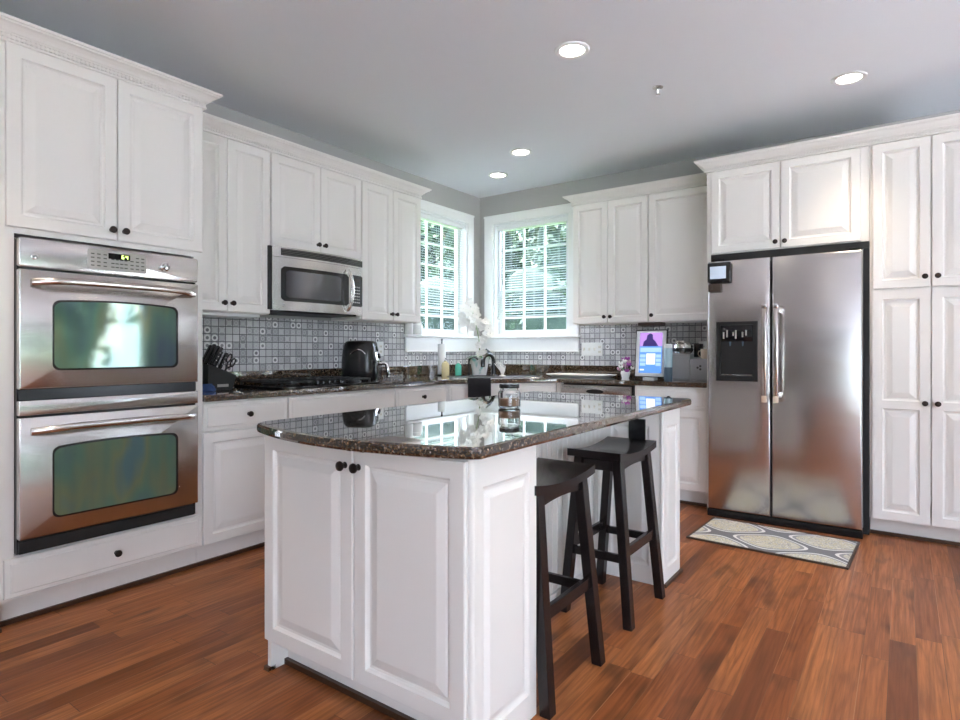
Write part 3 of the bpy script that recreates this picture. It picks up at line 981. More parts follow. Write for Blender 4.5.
# ---- cooktop
t = thing('gas_cooktop', 'black gas cooktop with cast iron grates on the worktop', 'cooktop', (.335, -2.39, CZ1))
ky0, ky1, kx0, kx1 = -2.84, -2.045, .075, .590
b = MB(); b.poly([(kx0, ky0), (kx1, ky0), (kx1, ky1), (kx0, ky1)], CZ1, CZ1 + .012, .004); b.build('glass_plate', 'blackglass', t, False)
bw = (ky1 - ky0 - .05) / 3
for i in range(3):
    g0 = ky0 + .025 + i * bw; g1 = g0 + bw - .008
    g_ = MB(); z0, z1 = CZ1 + .030, CZ1 + .040
    x0, x1 = kx0 + .03, kx1 - (.045 if i != 1 else .115)
    for a_, c_ in ((g0, g0 + .012), (g1 - .012, g1)): g_.box(x0, x1, a_, c_, z0, z1, .003)
    for a_, c_ in ((x0, x0 + .012), (x1 - .012, x1)): g_.box(a_, c_, g0, g1, z0, z1, .003)
    for f_ in (.28, .5, .72): g_.box(x0, x1, g0 + (g1 - g0) * f_ - .005, g0 + (g1 - g0) * f_ + .005, z0 + .002, z1 + .004, .002)
    for f_ in (.25, .5, .75): g_.box(x0 + (x1 - x0) * f_ - .005, x0 + (x1 - x0) * f_ + .005, g0, g1, z0 + .001, z1 + .003, .002)
    for px in (x0 + .006, x1 - .006):
        for py in (g0 + .006, g1 - .006): g_.cyl((px, py, CZ1 + .011), (px, py, z0 + .002), .007, .006, 8)
    g_.build('grate', 'iron', t, False)
for (px, py, r_) in ((.20, -2.66, .04), (.44, -2.66, .034), (.30, -2.40, .05), (.20, -2.14, .034), (.44, -2.14, .04)):
    MB().lathe([(r_ + .012, .011), (r_ + .010, .017), (r_, .019), (r_, .026), (r_ - .006, .029), (.002, .029)], (px, py, CZ1), n=20).build('burner', 'iron', t)
for i in range(5):
    MB().lathe([(.017, .011), (.018, .015), (.014, .018), (.013, .034), (.010, .036), (.002, .036)], (kx1 - .05, -2.54 + i * .048, CZ1), n=16).build('control_knob', 'black', t)

# ---- microwave
t = thing('microwave', 'stainless over-the-range microwave hung above the cooktop', 'microwave', (.2, -2.40, 1.40))
my0, my1, mz0, mz1 = -2.782, -2.018, 1.400, 1.806
MB().box(.010, .372, my0, my1 - .003, mz0 + .004, mz1).build('housing', 'blackmat', t, False)
xf = lambda y: .382 + .034 * (1 - ((y - (my0 + my1) / 2) / ((my1 - my0) / 2)) ** 2)


def bow(name, y0, y1, z0, z1, off, th, mat, parent, n=14, corner=0.):
    mb = MB(); loops = []
    for i in range(n + 1):
        y = y0 + (y1 - y0) * i / n
        e = 0.
        if corner:
            q = min(y - y0, y1 - y)
            if q < corner: e = corner - math.sqrt(max(0, corner ** 2 - (corner - q) ** 2))
        loops.append([(xf(y) + off - th, y, z0 + e), (xf(y) + off, y, z0 + e), (xf(y) + off, y, z1 - e), (xf(y) + off - th, y, z1 - e)])
    mb.loft(loops); return mb.build(name, mat, parent, True, 30)


bow('front_frame', my0 + .012, my1, mz0, mz1 - .068, 0, .02, 'steel', t)
bow('top_strip', my0 + .012, my1, mz1 - .066, mz1, 0, .02, 'steel', t)
vent = bow('vent', -2.712, my1 + .012, mz1 - .054, mz1 - .010, .0015, .01, 'black', t)
mb = MB()
for k_ in range(4):
    loops = []
    for i in range(13):
        y = -2.705 + (my1 + .005 + 2.705 - .01) * i / 12
        z = mz1 - .050 + k_ * .0105
        loops.append([(xf(y) + .001, y, z), (xf(y) + .005, y, z + .001), (xf(y) + .005, y, z + .004), (xf(y) + .001, y, z + .005)])
    mb.loft(loops)
mb.build('vent_slats', 'dark', vent, False)
wf = bow('window_frame', -2.712, -2.155, mz0 + .060, mz0 + .282, .002, .01, 'black', t, 24, .018)
bow('window_glass', -2.680, -2.235, mz0 + .083, mz0 + .258, .0032, .004, 'mwglass', wf, 20, .012)
cpo = bow('control_panel', -2.130, my1 + .012, mz0 + .060, mz0 + .285, .002, .01, 'black', t, 10, .008)
mb = MB()
for r_ in range(6):
    for c_ in range(4):
        y = -2.112 + c_ * .020; z = mz0 + .085 + r_ * .022
        mb.box(xf(y) + .0018, xf(y) + .0032, y, y + .012, z, z + .009)
mb.build('buttons', 'keypad', cpo, False)
mb = MB(); mb.box(xf(-2.08) + .0015, xf(-2.08) + .0036, -2.115, -2.045, mz0 + .235, mz0 + .262); mb.build('display', 'brown', cpo, False)
hp = []
for i in range(15):
    f_ = i / 14; e = math.sin(PI * f_)
    hp.append((xf(-2.17) + .004 + .050 * e ** .6, -2.172 + .006 * e, mz0 + .020 + .300 * f_))
mb = MB()
mb.loft([[(p[0] + .008 * math.cos(2 * PI * q / 10), p[1] + .014 * math.sin(2 * PI * q / 10), p[2]) for q in range(10)] for p in hp]); mb.build('handle', 'handle', t)
MB().lathe([(.011, 0), (.012, .0015), (.010, .003)], (xf(-2.70) - .001, -2.695, mz0 + .034), (1, 0, 0), 18).build('badge', 'chrome', t)
MB().box(.05, .36, my0 + .03, my1 - .03, mz0 - .010, mz0 + .004).build('bottom_grille', 'blackmat', t, False)

# ================================================================== fridge
FY = -.78
t = thing('refrigerator', 'stainless side by side refrigerator with dispenser', 'refrigerator', (2.96, -.4, 0))
MB().box(2.512, 3.408, -.70, -.03, .03, 1.775).build('case', 'blackmat', t, False)
b = MB(); b.box(2.500, 3.440, -.66, -.64, 1.778, 1.820); b.box(3.410, 3.440, -.648, -.60, .0, 1.820); b.build('trim_kit', 'blackmat', t, False)
for q in (2.52, 3.32): MB().box(q, q + .08, -.74, -.661, 1.762, 1.777, .004).build('hinge_cover', 'black', t)


def fdoor(x0, x1, hole=None):
    z0, z1 = .052, 1.756
    mb = MB(); w, h = x1 - x0, z1 - z0; D = .075
    rg = [(0, w, 0, h, 0), (0, w, 0, h, D - .012), (.003, w - .003, .003, h - .003, D - .004), (.010, w - .010, .010, h - .010, D)]
    if hole:
        a, b_, c, d_ = hole
        rg += [(a, b_, c, d_, D), (a, b_, c, d_, .02)]
    mb.rects((x0, -.705, z0), UX, rg)
    return mb.build('door', 'steel_v', t, True, 40)


fd = fdoor(2.510, 2.904, (.060, .314, .890, 1.280))
fd2 = fdoor(2.912, 3.410)
MB().box(2.505, 3.412, -.775, -.66, .0, .048, .004).build('kick_grille', 'black', t, False)
for xx, dd in ((2.876, fd), (2.944, fd2)):
    hm = MB()
    hm.box(xx - .014, xx + .014, FY - .060, FY - .038, .832, 1.432, .007)
    for zz in (.850, 1.415): hm.box(xx - .012, xx + .012, FY - .042, FY + .002, zz - .022, zz + .022, .004)
    ho = hm.build('handle', 'handle', dd)
    ec = MB(); ec.box(xx - .0155, xx + .0155, FY - .063, FY - .036, .806, .850, .005); ec.build('end_cap', 'tan', ho)  # tan stands for the floor mirrored in the lower handle end
    ec = MB(); ec.box(xx - .0155, xx + .0155, FY - .063, FY - .036, 1.414, 1.448, .005); ec.build('end_cap', 'chrome', ho)
# dispenser
dx0, dx1, dz0, dz1 = 2.566, 2.828, .936, 1.338
b = MB()
b.rects((dx0, FY, dz0), UX, [(0, dx1 - dx0, 0, dz1 - dz0, -.004), (0, dx1 - dx0, 0, dz1 - dz0, .004), (.004, dx1 - dx0 - .004, .004, dz1 - dz0 - .004, .007), (.026, dx1 - dx0 - .026, .034, dz1 - dz0 - .022, .007), (.030, dx1 - dx0 - .030, .038, dz1 - dz0 - .026, -.052)])
dp = b.build('dispenser', 'blackmat', fd, False)
b = MB(); b.box(dx0 + .032, dx1 - .032, FY - .004, FY + .045, dz1 - .135, dz1 - .027, .004); b.build('dispenser_controls', 'blackglass', fd)
b = MB()
for k_, xx in enumerate((2.610, 2.632, 2.672, 2.688, 2.730, 2.752)): b.box(xx, xx + .010, FY - .0058, FY - .0035, dz1 - .115 + .01 * (k_ % 3), dz1 - .070 + .012 * (k_ % 2))
b.build('indicator_marks', 'keypad', fd, False)
for xx in (2.655, 2.735):
    b = MB(); b.hexa([(xx - .022, FY + .030, .995), (xx + .022, FY + .030, .995), (xx + .022, FY + .040, .995), (xx - .022, FY + .040, .995), (xx - .014, FY + .012, 1.13), (xx + .014, FY + .012, 1.13), (xx + .014, FY + .022, 1.13), (xx - .014, FY + .022, 1.13)], .003)
    b.cyl((xx, FY + .018, 1.12), (xx, FY + .018, 1.205), .012, .016, 12); b.build('paddle', 'bottledark', fd)
b = MB(); b.box(dx0 + .034, dx1 - .034, FY + .002, FY + .048, dz0 + .038, dz0 + .046); b.build('drip_tray', 'chrome', fd, False)

# small screen and clip held on the fridge door
t = thing('weather_display', 'small black framed digital display stuck high on the fridge', 'display', (2.588, FY - .02, 1.60))
b = MB(); b.box(2.514, 2.664, FY - .030, FY - .001, 1.606, 1.744, .008); b.build('case', 'black', t)
b = MB(); b.box(2.532, 2.636, FY - .0325, FY - .029, 1.632, 1.716, .001); b.build('screen', 'scr_grey', t, False)
b = MB(); b.box(2.518, 2.600, FY - .022, FY - .001, 1.545, 1.600, .004); b.box(2.53, 2.545, FY - .026, FY - .02, 1.56, 1.59)
tag(b.build('magnetic_clip', 'brown'), 'dark brown magnetic clip below the small fridge display', 'clip')

# rug
t = thing('rug', 'grey and cream patterned mat in front of the fridge', 'rug', (2.970, -1.118, 0))
b = MB(); b.box(2.560, 3.380, -1.376, -.860, 0, .010, .003); b.build('pile', 'rug', t, False)
b = MB()
for (x0, x1, y0, y1) in ((2.548, 2.560, -1.388, -.848), (3.380, 3.392, -1.388, -.848), (2.560, 3.380, -1.388, -1.376), (2.560, 3.380, -.860, -.848)): b.box(x0, x1, y0, y1, 0, .011)
b.build('binding', 'brown', t, False)
t.rotation_euler = (0, 0, math.radians(-2.6))

# ================================================================== island
IX0, IX1, IY0, IY1 = 1.757, 2.673, -3.746, -1.943
RX, RY0, RY1 = 2.335, -3.410, -2.190
IZ = .852
t = thing('kitchen_island', 'white island cabinet in the middle of the kitchen', 'island', (2.2, -2.85, 0))
b = MB()
b.box(IX0, IX1 - .014, IY0, RY0 - .004, .112, IZ)             # front cabinet
b.box(IX0, RX, RY0 - .004, IY1, .0, IZ)                       # spine
b.box(IX0 + .02, IX1 - .02, IY0 + .07, RY0 - .004, 0, .112)   # toe space
b.box(IX0, IX0 + .018, IY0, IY0 + .075, 0, .112)
b.box(IX1 - .022, IX1 - .014, IY0, RY0 - .004, 0, .112)
b.box(RX, IX1 - .014, RY1 + .012, IY1, 0, IZ)                 # rear pilaster core
b.build('body', 'white', t, False)


def panel(name, o, u, w, h, il, ir, it, ib):
    mb = MB()
    rg = [(0, w, 0, h, 0), (0, w, 0, h, .014)]
    for d, dep in ((0, .014), (.004, .008), (.010, .005), (.016, .005), (.036, .0125), (.038, .013)):
        rg.append((il + d, w - ir - d, ib + d, h - it - d, dep))
    mb.rects(o, u, rg)
    return mb.build(name, 'white', t, False)


panel('end_panel', (IX1 - .014, IY0, 0), UY, RY0 - IY0, IZ, .045, .042, .082, .080)
panel('end_panel', (IX1 - .014, RY1, 0), UY, IY1 - RY1, IZ, .040, .040, .080, .080)
panel('side_panel', (RX + .004, RY1 + .013, 0), UX, IX1 - RX - .018, IZ, .06, .06, .08, .085)
b = MB()
b.cyl((IX1 - .010, IY0 + .006, 0), (IX1 - .010, IY0 + .006, IZ), .013, n=14); b.build('corner_bead', 'white', t)
b = MB(); b.cyl((IX1 - .010, RY1 + .004, 0), (IX1 - .010, RY1 + .004, IZ), .012, n=14); b.build('corner_bead', 'white', t)
# beadboard back of the knee space
b = MB(); y = RY0
nb = 26; wv = (RY1 + .004 - RY0) / nb
lp = []
for i in range(nb):
    y0 = RY0 + i * wv
    lp += [(y0, .002), (y0 + .003, .010), (y0 + wv - .006, .010), (y0 + wv - .003, .002)]
lp.append((RY1 + .004, .002))
loops = [[(RX + d, yy, 0.) for yy, d in lp] + [(RX - .002, RY1 + .004, 0.), (RX - .002, RY0, 0.)], [(RX + d, yy, IZ) for yy, d in lp] + [(RX - .002, RY1 + .004, IZ), (RX - .002, RY0, IZ)]]
b.loft(loops); b.build('beadboard', 'white', t, False)
MB().box(RX + .010, RX + .024, RY0, RY1 + .004, 0, .07, .003).build('base_strip', 'white', t, False)
front(t, 'door', (1.762, IY0, .118), UX, .459, .728, knob=(.425, .668))
front(t, 'door', (2.226, IY0, .118), UX, .434, .728, knob=(.022, .668))
for q in ((IX0 + .018, IX1 - .022, IY0 + .056, IY0 + .070, 0, .020), (IX0 - .010, IX0 + .018, IY0 - .010, IY0 + .02, 0, .014), (IX0 - .012, IX0, IY0 + .02, IY1, 0, .016), (IX1 + .0002, IX1 + .012, RY1 - .004, IY1 + .012, 0, .016)):
    MB().box(*q).build('shoe_moulding', 'shoe', t, False)
b = MB(); b.box(2.497, 2.583, RY1 - .010, RY1 + .0005, .706, .806, .003); so = b.build('outlet_plate', 'black', t)
# island worktop
pts = [(2.680, -3.765), (2.700, -3.745), (2.700, -1.830), (2.690, -1.805), (2.668, -1.797), (1.745, -1.797), (1.722, -1.806), (1.713, -1.83), (1.713, -3.735), (1.722, -3.757)]
for i in range(17):
    x = 1.74 + (2.66 - 1.74) * i / 16
    pts.append((x, -3.768 - .098 * max(0, 1 - ((x - 2.19) / .48) ** 2)))
b = MB(); b.poly(pts, IZ + .0005, .888, .011)
tag(b.build('island_worktop', 'granite', None, True, 18), 'polished brown granite worktop with bowed edge on the island', 'worktop')

# candle jar
t = thing('candle', 'glass jar candle with dark lid on the island', 'candle', (2.178, -2.800, .888))
jc = (2.178, -2.800, .888)
b = MB(); b.lathe([(.002, .001), (.044, .001), (.049, .006), (.050, .012), (.050, .068), (.046, .077), (.040, .081), (.040, .088), (.037, .088), (.037, .080), (.043, .075), (.0465, .066), (.0465, .012), (.043, .009), (.002, .008)], jc, n=36, cap=True); b.build('jar', 'glass', t)
b = MB(); b.lathe([(.002, .0095), (.043, .0095), (.0455, .014), (.0455, .043), (.002, .042)], jc, n=28); wx = b.build('wax', 'wax', t)
MB().cyl((jc[0], jc[1], jc[2] + .041), (jc[0], jc[1], jc[2] + .055), .0012, n=6).build('wick', 'dark', wx)
b = MB(); b.lathe([(.036, .0885), (.0435, .089), (.045, .092), (.045, .104), (.043, .107), (.002, .107)], jc, n=30); b.build('lid', 'black', t)

# ---- bar stools
def make_stool(x, y, label):
    t = thing('bar_stool', label, 'stool', (x, y, 0), 'saddle seat bar stools at the island')
    hw, hl = .122, .216
    mb = MB(); loops = []
    for i in range(13):
        s_ = -1 + 2 * i / 12
        row_t = []; row_b = []
        for j in range(9):
            q = -1 + 2 * j / 8
            dip = .020 * (s_ * s_) - .012
            edge = -.003 if abs(q) == 1 or abs(s_) == 1 else 0.
            row_t.append((x + q * hw, y + s_ * hl, .716 + dip + edge)); row_b.append((x + q * hw, y + s_ * hl, .680 + dip * .9 - edge))
        loops.append(row_t + row_b[::-1])
    mb.loft(loops); mb.build('seat', 'espresso', t, True, 30)
    top, bot = .682, 0.
    tp = lambda sx, sy: Vector((x + sx * .088, y + sy * .160, top)); bp = lambda sx, sy: Vector((x + sx * .148, y + sy * .190, bot))
    at = lambda sx, sy, z: bp(sx, sy).lerp(tp(sx, sy), z / top)
    for sx in (-1, 1):
        for sy in (-1, 1):
            w = .021
            P = []
            for p in (bp(sx, sy), tp(sx, sy)):
                P += [(p.x - w * .9, p.y - w, p.z), (p.x + w * .9, p.y - w, p.z), (p.x + w * .9, p.y + w, p.z), (p.x - w * .9, p.y + w, p.z)]
            MB().hexa(P, .002).build('leg', 'espresso', t, False)
    for sx in (-1, 1):
        a, c = at(sx, -1, .655), at(sx, 1, .655)
        m_ = MB(); n_ = 8; L_ = []
        for i in range(n_ + 1):
            f_ = i / n_; p = a.lerp(c, f_); e = (2 * f_ - 1) ** 2
            L_.append([(p.x - .009, p.y, .632 + .014 * (e - 1) * -1 - .0), (p.x + .009, p.y, .632 + .014 * (1 - e)), (p.x + .009, p.y, .676), (p.x - .009, p.y, .676)])
        m_.loft(L_); m_.build('apron', 'espresso', t, False)
        MB().bar(at(sx, -1, .30), at(sx, 1, .30), .018, .042, bev=.002).build('stretcher', 'espresso', t, False)
    for sy in (-1, 1):
        MB().bar(at(-1, sy, .655), at(1, sy, .655), .018, .044, bev=.002).build('apron', 'espresso', t, False)
        MB().bar(at(-1, sy, .275), at(1, sy, .275), .018, .034, bev=.002).build('stretcher', 'espresso', t, False)
    return t


s1 = make_stool(2.548, -2.505, 'dark wood saddle bar stool at the far end of the island')
dup(s1, (2.558, -3.205, 0), 'dark wood saddle bar stool nearest the camera')

# ================================================================== things on the worktop
Z = CZ1
# knife block
t = thing('knife_block', 'black slanted knife block beside the ovens', 'knife block', (.26, -3.085, Z))
b = MB()
yA, yB = -3.165, -3.005
b.hexa([(.19, yA, Z), (.33, yA, Z), (.33, yB, Z), (.19, yB, Z), (.19, yA + .012, Z + .155), (.33, yA + .012, Z + .155), (.33, yB + .025, Z + .085), (.19, yB + .025, Z + .085)], .004)
b.build('block', 'blackmat', t, False)
MB().box(.332, .334, -3.105, -3.035, Z + .018, Z + .034).build('plate', 'keypad', t, False)
nv = Vector((0, .46, .88)).normalized()
pos_k = [(.21, -3.135, .150, .105), (.245, -3.135, .150, .11), (.285, -3.130, .150, .10), (.315, -3.125, .145, .095), (.215, -3.085, .130, .09), (.255, -3.085, .130, .085), (.30, -3.075, .125, .08)]
kn_l = ['leftmost rear', 'second rear', 'third rear', 'front', 'middle row rear', 'middle row centre', 'middle row front']
for i, (px, py, pz, ln) in enumerate(pos_k):
    p = Vector((px, py, Z + pz - .002))
    ln += .028
    kt = thing('knife', 'black handled knife standing in the black block by the ovens', 'knife', p, 'knives in the block')
    m_ = MB(); m_.bar(p + nv * .004, p + nv * ln, .018, .024, up=(1, 0, 0), bev=.005); ho = m_.build('handle', 'black', kt)
    m_ = MB()
    for f_ in (.3, .5, .7): m_.cyl(p + nv * ln * f_ + Vector((.0125, 0, 0)), p + nv * ln * f_ + Vector((.0138, 0, 0)), .003, n=8)
    m_.build('rivets', 'chrome', ho)
# scissors
p = Vector((.27, -3.025, Z + .098))
t = thing('scissors', 'black handled kitchen scissors in front slot of the knife block', 'scissors', p)
for q in (-1, 1):
    m_ = MB(); c = p + Vector((0, .045 + .012 * q, .075 - .014 * q))
    m_.tube([tuple(c + Vector((0, .020 * math.cos(a_) * .7 + .010 * math.sin(a_), .024 * math.sin(a_)))) for a_ in [i * 2 * PI / 14 for i in range(15)]], .005, 7, False)
    m_.tube([tuple(p), tuple(p + nv * .03), tuple(c + Vector((0, -.008, -.020)))], .006, 7); m_.build('handle', 'black', t)
# blue cloth and small thing by the block
m_ = MB()
loops = []
for i in range(9):
    a_ = i / 8
    r_ = .045 * (1 - .5 * a_ ** 2)
    loops.append([(0.400 + (r_ * .6 + .004 * math.sin(5 * q_ + i)) * math.cos(q_), -3.205 + (r_ * 1.1 + .004 * math.sin(3 * q_ + 2 * i)) * math.sin(q_), Z + .002 + .042 * a_) for q_ in [k_ * 2 * PI / 18 for k_ in range(18)]])
m_.loft(loops); tag(m_.build('dish_cloth', 'bluecloth'), 'crumpled blue cloth on the worktop below the knife block', 'cloth')

# air fryer
t = thing('air_fryer', 'black air fryer with silver controls beside the cooktop', 'air fryer', (.235, -1.885, Z))
cx, cy = .235, -1.885
sec = [(.108, .0), (.116, .015), (.120, .08), (.119, .16), (.113, .23), (.104, .280), (.094, .298), (.078, .306), (.01, .309)]
m_ = MB(); m_.loft([[(cx + p * 1.0, cy + q, Z + h) for p, q in rr(2 * r_ * 1.12, 2 * r_, r_ * .62, 6)] for r_, h in sec]); m_.build('body', 'black', t)
m_ = MB(); m_.box(cx + .112, cx + .146, cy - .095, cy + .095, Z + .018, Z + .150, .012); dr_ = m_.build('drawer', 'black', t)
m_ = MB(); m_.tube([(cx + .140, cy, Z + .135), (cx + .185, cy, Z + .138), (cx + .200, cy, Z + .125), (cx + .212, cy, Z + .05), (cx + .214, cy, Z + .03)], [.016, .016, .016, .014, .012], 10); m_.build('handle', 'chrome', dr_)
m_ = MB(); m_.hexa([(cx + .118, cy - .055, Z + .152), (cx + .147, cy - .055, Z + .152), (cx + .147, cy + .055, Z + .152), (cx + .118, cy + .055, Z + .152), (cx + .090, cy - .05, Z + .287), (cx + .108, cy - .05, Z + .287), (cx + .108, cy + .05, Z + .287), (cx + .090, cy + .05, Z + .287)], .006); fp = m_.build('control_panel', 'chrome', t)
for zz, xx in ((.190, .138), (.245, .120)):
    MB().lathe([(.020, 0), (.019, .010), (.016, .013), (.002, .013)], (cx + xx, cy, Z + zz), (1, 0, .3), 16).build('dial', 'black', fp)
m_ = MB(); m_.tube([(cx + .01 + .07 * math.sin(a_), cy - .128 - .002 * math.cos(a_), Z + .15 + .09 * math.cos(a_)) for a_ in [-.9 + i * .2 for i in range(10)]], .004, 6); m_.build('side_trim', 'chrome', t)
t.rotation_euler = (0, 0, math.radians(33))

# wall outlets
def outlet(label, o, u, w, h, n_, kindname='wall_outlet', cat='outlet', toggles=0):
    U = Vector(u); N = U.cross(Vector((0, 0, 1)))
    t = thing(kindname, label, cat, o)
    MB().rects(o, U, [(-w / 2, w / 2, 0, h, 0), (-w / 2, w / 2, 0, h, .004), (-w / 2 + .004, w / 2 - .004, .004, h - .004, .006)]).build('plate', 'whiteplastic', t, False)
    for i in range(n_):
        a = -w / 2 + w * (i + .5) / n_
        if i < toggles:
            MB().rects(o, U, [(a - .006, a + .006, h / 2 - .014, h / 2 + .014, .006), (a - .004, a + .004, h / 2 - .003, h / 2 + .012, .016)]).build('toggle', 'ivory', t, False)
        else:
            m_ = MB()
            for zz in (h * .3, h * .66):
                m_.rects(o, U, [(a - .014, a + .014, zz - .012, zz + .012, .006), (a - .013, a + .013, zz - .011, zz + .011, .008)])
            ro = m_.build('socket', 'ivory', t, False)
            m_ = MB()
            for zz in (h * .3, h * .66):
                for q in (-.006, .006): m_.rects(o, U, [(a + q - .0015, a + q + .0015, zz - .005, zz + .005, .0078), (a + q - .0015, a + q + .0015, zz - .005, zz + .005, .0084)])
            m_.build('slots', 'dark', ro, False)
    return t


outlet('wide white switch plate on the tiles right of the sink', (1.281, -.0085, 1.092), UX, .208, .122, 4, 'switch_plate', 'switch', 3)
outlet('white outlet plate on the tiles behind the air fryer', (.0085, -1.455, 1.095), UY, .075, .122, 1)
outlet('white outlet plate on the tiles behind the coffee maker', (2.275, -.0085, 1.095), UX, .075, .122, 1)

# canisters on the sill
for i, (yy, r_, h_, lab) in enumerate(((-1.135, .036, .115, 'plain white cup on the left end of the window ledge'), (-1.020, .050, .135, 'white lidded candle jar on the left window ledge'))):
    t = thing('canister' if i else 'cup', lab, 'jar' if i else 'cup', (.0, yy, 1.286))
    c = (.045 - .052 * i + .045 * i, yy, 1.2862)
    if i == 0:
        MB().lathe([(.002, 0), (r_ * .9, 0), (r_, .006), (r_, h_), (r_ - .004, h_), (r_ - .004, .008), (.002, .006)], c, n=24).build('body', 'whiteplastic', t)
    else:
        MB().lathe([(.002, 0), (r_ - .004, 0), (r_, .006), (r_, .082), (r_ - .006, .090), (.002, .091)], c, n=28).build('body', 'whiteplastic', t)
        MB().lathe([(.002, .0915), (r_ - .012, .0915), (r_ - .010, .096), (r_ - .014, .120), (r_ - .022, .124), (.002, .124)], c, n=28).build('lid', 'paper', t)

# paper towel stand, soaps
pc = (.125, -.775)
t = thing('paper_towel_holder', 'white paper towel roll on a stand left of the sink', 'paper towel', (*pc, Z))
MB().lathe([(.002, 0), (.060, 0), (.062, .006), (.055, .010), (.002, .010)], (*pc, Z), n=24).build('base', 'black', t)
MB().cyl((*pc, Z + .008), (*pc, Z + .325), .006, n=10).build('rod', 'black', t)
MB().ball((*pc, Z + .330), .010).build('finial', 'black', t)
MB().lathe([(.020, .012), (.038, .012), (.038, .292), (.020, .292), (.020, .290), (.008, .289)], (*pc, Z), n=28).build('roll', 'paper', t)


def bottle(label, x, y, body, h, r_, name='soap_bottle'):
    t = thing(name, label, 'bottle', (x, y, Z))
    bo = MB().lathe([(.002, 0), (r_ * .92, 0), (r_, .006), (r_, h * .6), (r_ * .8, h * .72), (r_ * .38, h * .78), (r_ * .38, h * .82), (.002, h * .82)], (x, y, Z), n=20).build('body', body, t)
    m_ = MB(); m_.lathe([(.012, h * .82), (.012, h * .88), (.005, h * .885), (.005, h * .97), (.002, h * .97)], (x, y, Z), n=12)
    m_.bar((x, y, Z + h * .975), (x + .030, y - .012, Z + h * .96), .010, .008); m_.build('pump', 'whiteplastic', t)
    return t, bo


t, bo = bottle('amber hand soap pump bottle in front of the paper towels', .225, -.845, 'soapyellow', .165, .036)
bottle('green dish soap bottle next to the amber soap', .260, -.700, 'soapgreen', .140, .030)

# orchid
oc = Vector((.440, -.612)); PZ = Z
t = thing('orchid_plant', 'white orchid in a pale pot behind the sink', 'plant', (oc.x, oc.y, PZ))
MB().lathe([(.002, .0), (.058, .0), (.062, .006), (.078, .09), (.088, .165), (.092, .17), (.088, .172), (.080, .165), (.070, .140), (.002, .138)], (oc.x, oc.y, PZ), n=30).build('pot', 'pot', t)


def leaf(mb, base, d, ln, w, droop):
    d = Vector(d).normalized(); sdv = d.cross(Vector((0, 0, 1))).normalized(); loops = []
    n_ = 8
    for i in range(n_ + 1):
        f_ = i / n_
        c = Vector(base) + d * ln * f_ + Vector((0, 0, .10 * ln * 4 * f_ * (1 - f_) - droop * f_ * f_))
        ww = w * math.sin(PI * min(.98, .08 + f_ * .9)) ** .8
        th = .003
        loops.append([tuple(c - sdv * ww), tuple(c - Vector((0, 0, th))), tuple(c + sdv * ww), tuple(c + Vector((0, 0, th)))])
    mb.loft(loops)


for k_ in range(6):
    a_ = k_ * 1.05 + .3
    m_ = MB(); leaf(m_, (oc.x, oc.y, PZ + .145), (math.cos(a_), math.sin(a_), .5), .15, .026, .06); m_.build('leaf', 'leaf', t)


def bloom(c, facing, r_, parent, mat='petal'):
    f = Vector(facing).normalized(); x = f.orthogonal().normalized(); y = f.cross(x)
    m_ = MB(); c = Vector(c)
    for k_ in range(5):
        a_ = 2 * PI * k_ / 5 + .3; d = x * math.cos(a_) + y * math.sin(a_); s_ = f.cross(d)
        loops = []
        for i in range(6):
            q = i / 5; p = c + d * r_ * q + f * (.25 * r_ * q * q + .004)
            ww = r_ * .48 * math.sin(PI * min(.93, .12 + q * .82))
            loops.append([tuple(p - s_ * ww), tuple(p - f * .0015), tuple(p + s_ * ww), tuple(p + f * .0015)])
        m_.loft(loops)
    m_.ball(c + f * .008, r_ * .18, 8, 6)
    return m_.build('flower', mat, parent)


rt = Vector((math.cos(.622815), math.sin(.622815), 0)); fw = Vector((-math.sin(.622815), math.cos(.622815), 0))
for k_, (top, fl_) in enumerate(((Vector((oc.x, oc.y, 0)) - rt * .10 + Vector((0, 0, 1.60)), [(-.145, 1.53), (-.10, 1.585), (-.155, 1.45), (-.10, 1.49), (-.05, 1.53), (-.115, 1.40), (-.06, 1.43), (-.03, 1.47), (-.145, 1.385), (-.075, 1.355), (-.015, 1.40)]),
                               (Vector((oc.x, oc.y, 0)) + rt * .065 + Vector((0, 0, 1.44)), [(.055, 1.40), (.08, 1.345), (.025, 1.36), (.065, 1.29), (.10, 1.30), (.04, 1.245)]))):
    b0 = Vector((oc.x, oc.y, PZ + .14))
    pts = [b0, b0.lerp(top, .35) + rt * (.03 if k_ == 0 else -.02), b0.lerp(top, .7) + rt * .025, top]
    MB().tube([tuple(p) for p in pts], [.004, .0035, .003, .002], 7).build('stem', 'stemgreen', t)
    for j, (du, z) in enumerate(fl_):
        c = Vector((oc.x, oc.y, z)) + rt * du - fw * (.02 + .012 * (j % 3))
        bloom(c, -fw + rt * (.5 * math.sin(j * 2.1)) + Vector((0, 0, .25 * math.cos(j * 1.7))), .045, t)
for du, z in ((-.01, 1.19), (.035, 1.13), (.0, 1.11)):
    bloom(Vector((oc.x, oc.y, z)) + rt * du - fw * .06, -fw, .034, t)

tpx = Vector((oc.x, oc.y, 0)) - rt * .098 - fw * .03
t = thing('filter_tap', 'small dark gooseneck tap left of the orchid pot', 'tap', (tpx.x, tpx.y, Z))
MB().lathe([(.016, 0), (.017, .004), (.012, .010), (.010, .03)], (tpx.x, tpx.y, Z), n=16).build('base', 'black', t)
pts = [(tpx.x, tpx.y, Z + .02)] + [tuple(tpx + rt * (.045 - .045 * math.cos(a_)) - fw * (.05 - .05 * math.cos(a_)) + Vector((0, 0, Z + .125 + .045 * math.sin(a_)))) for a_ in [PI * i / 10 for i in range(9)]]
MB().tube(pts, .0085, 9).build('spout', 'black', t)

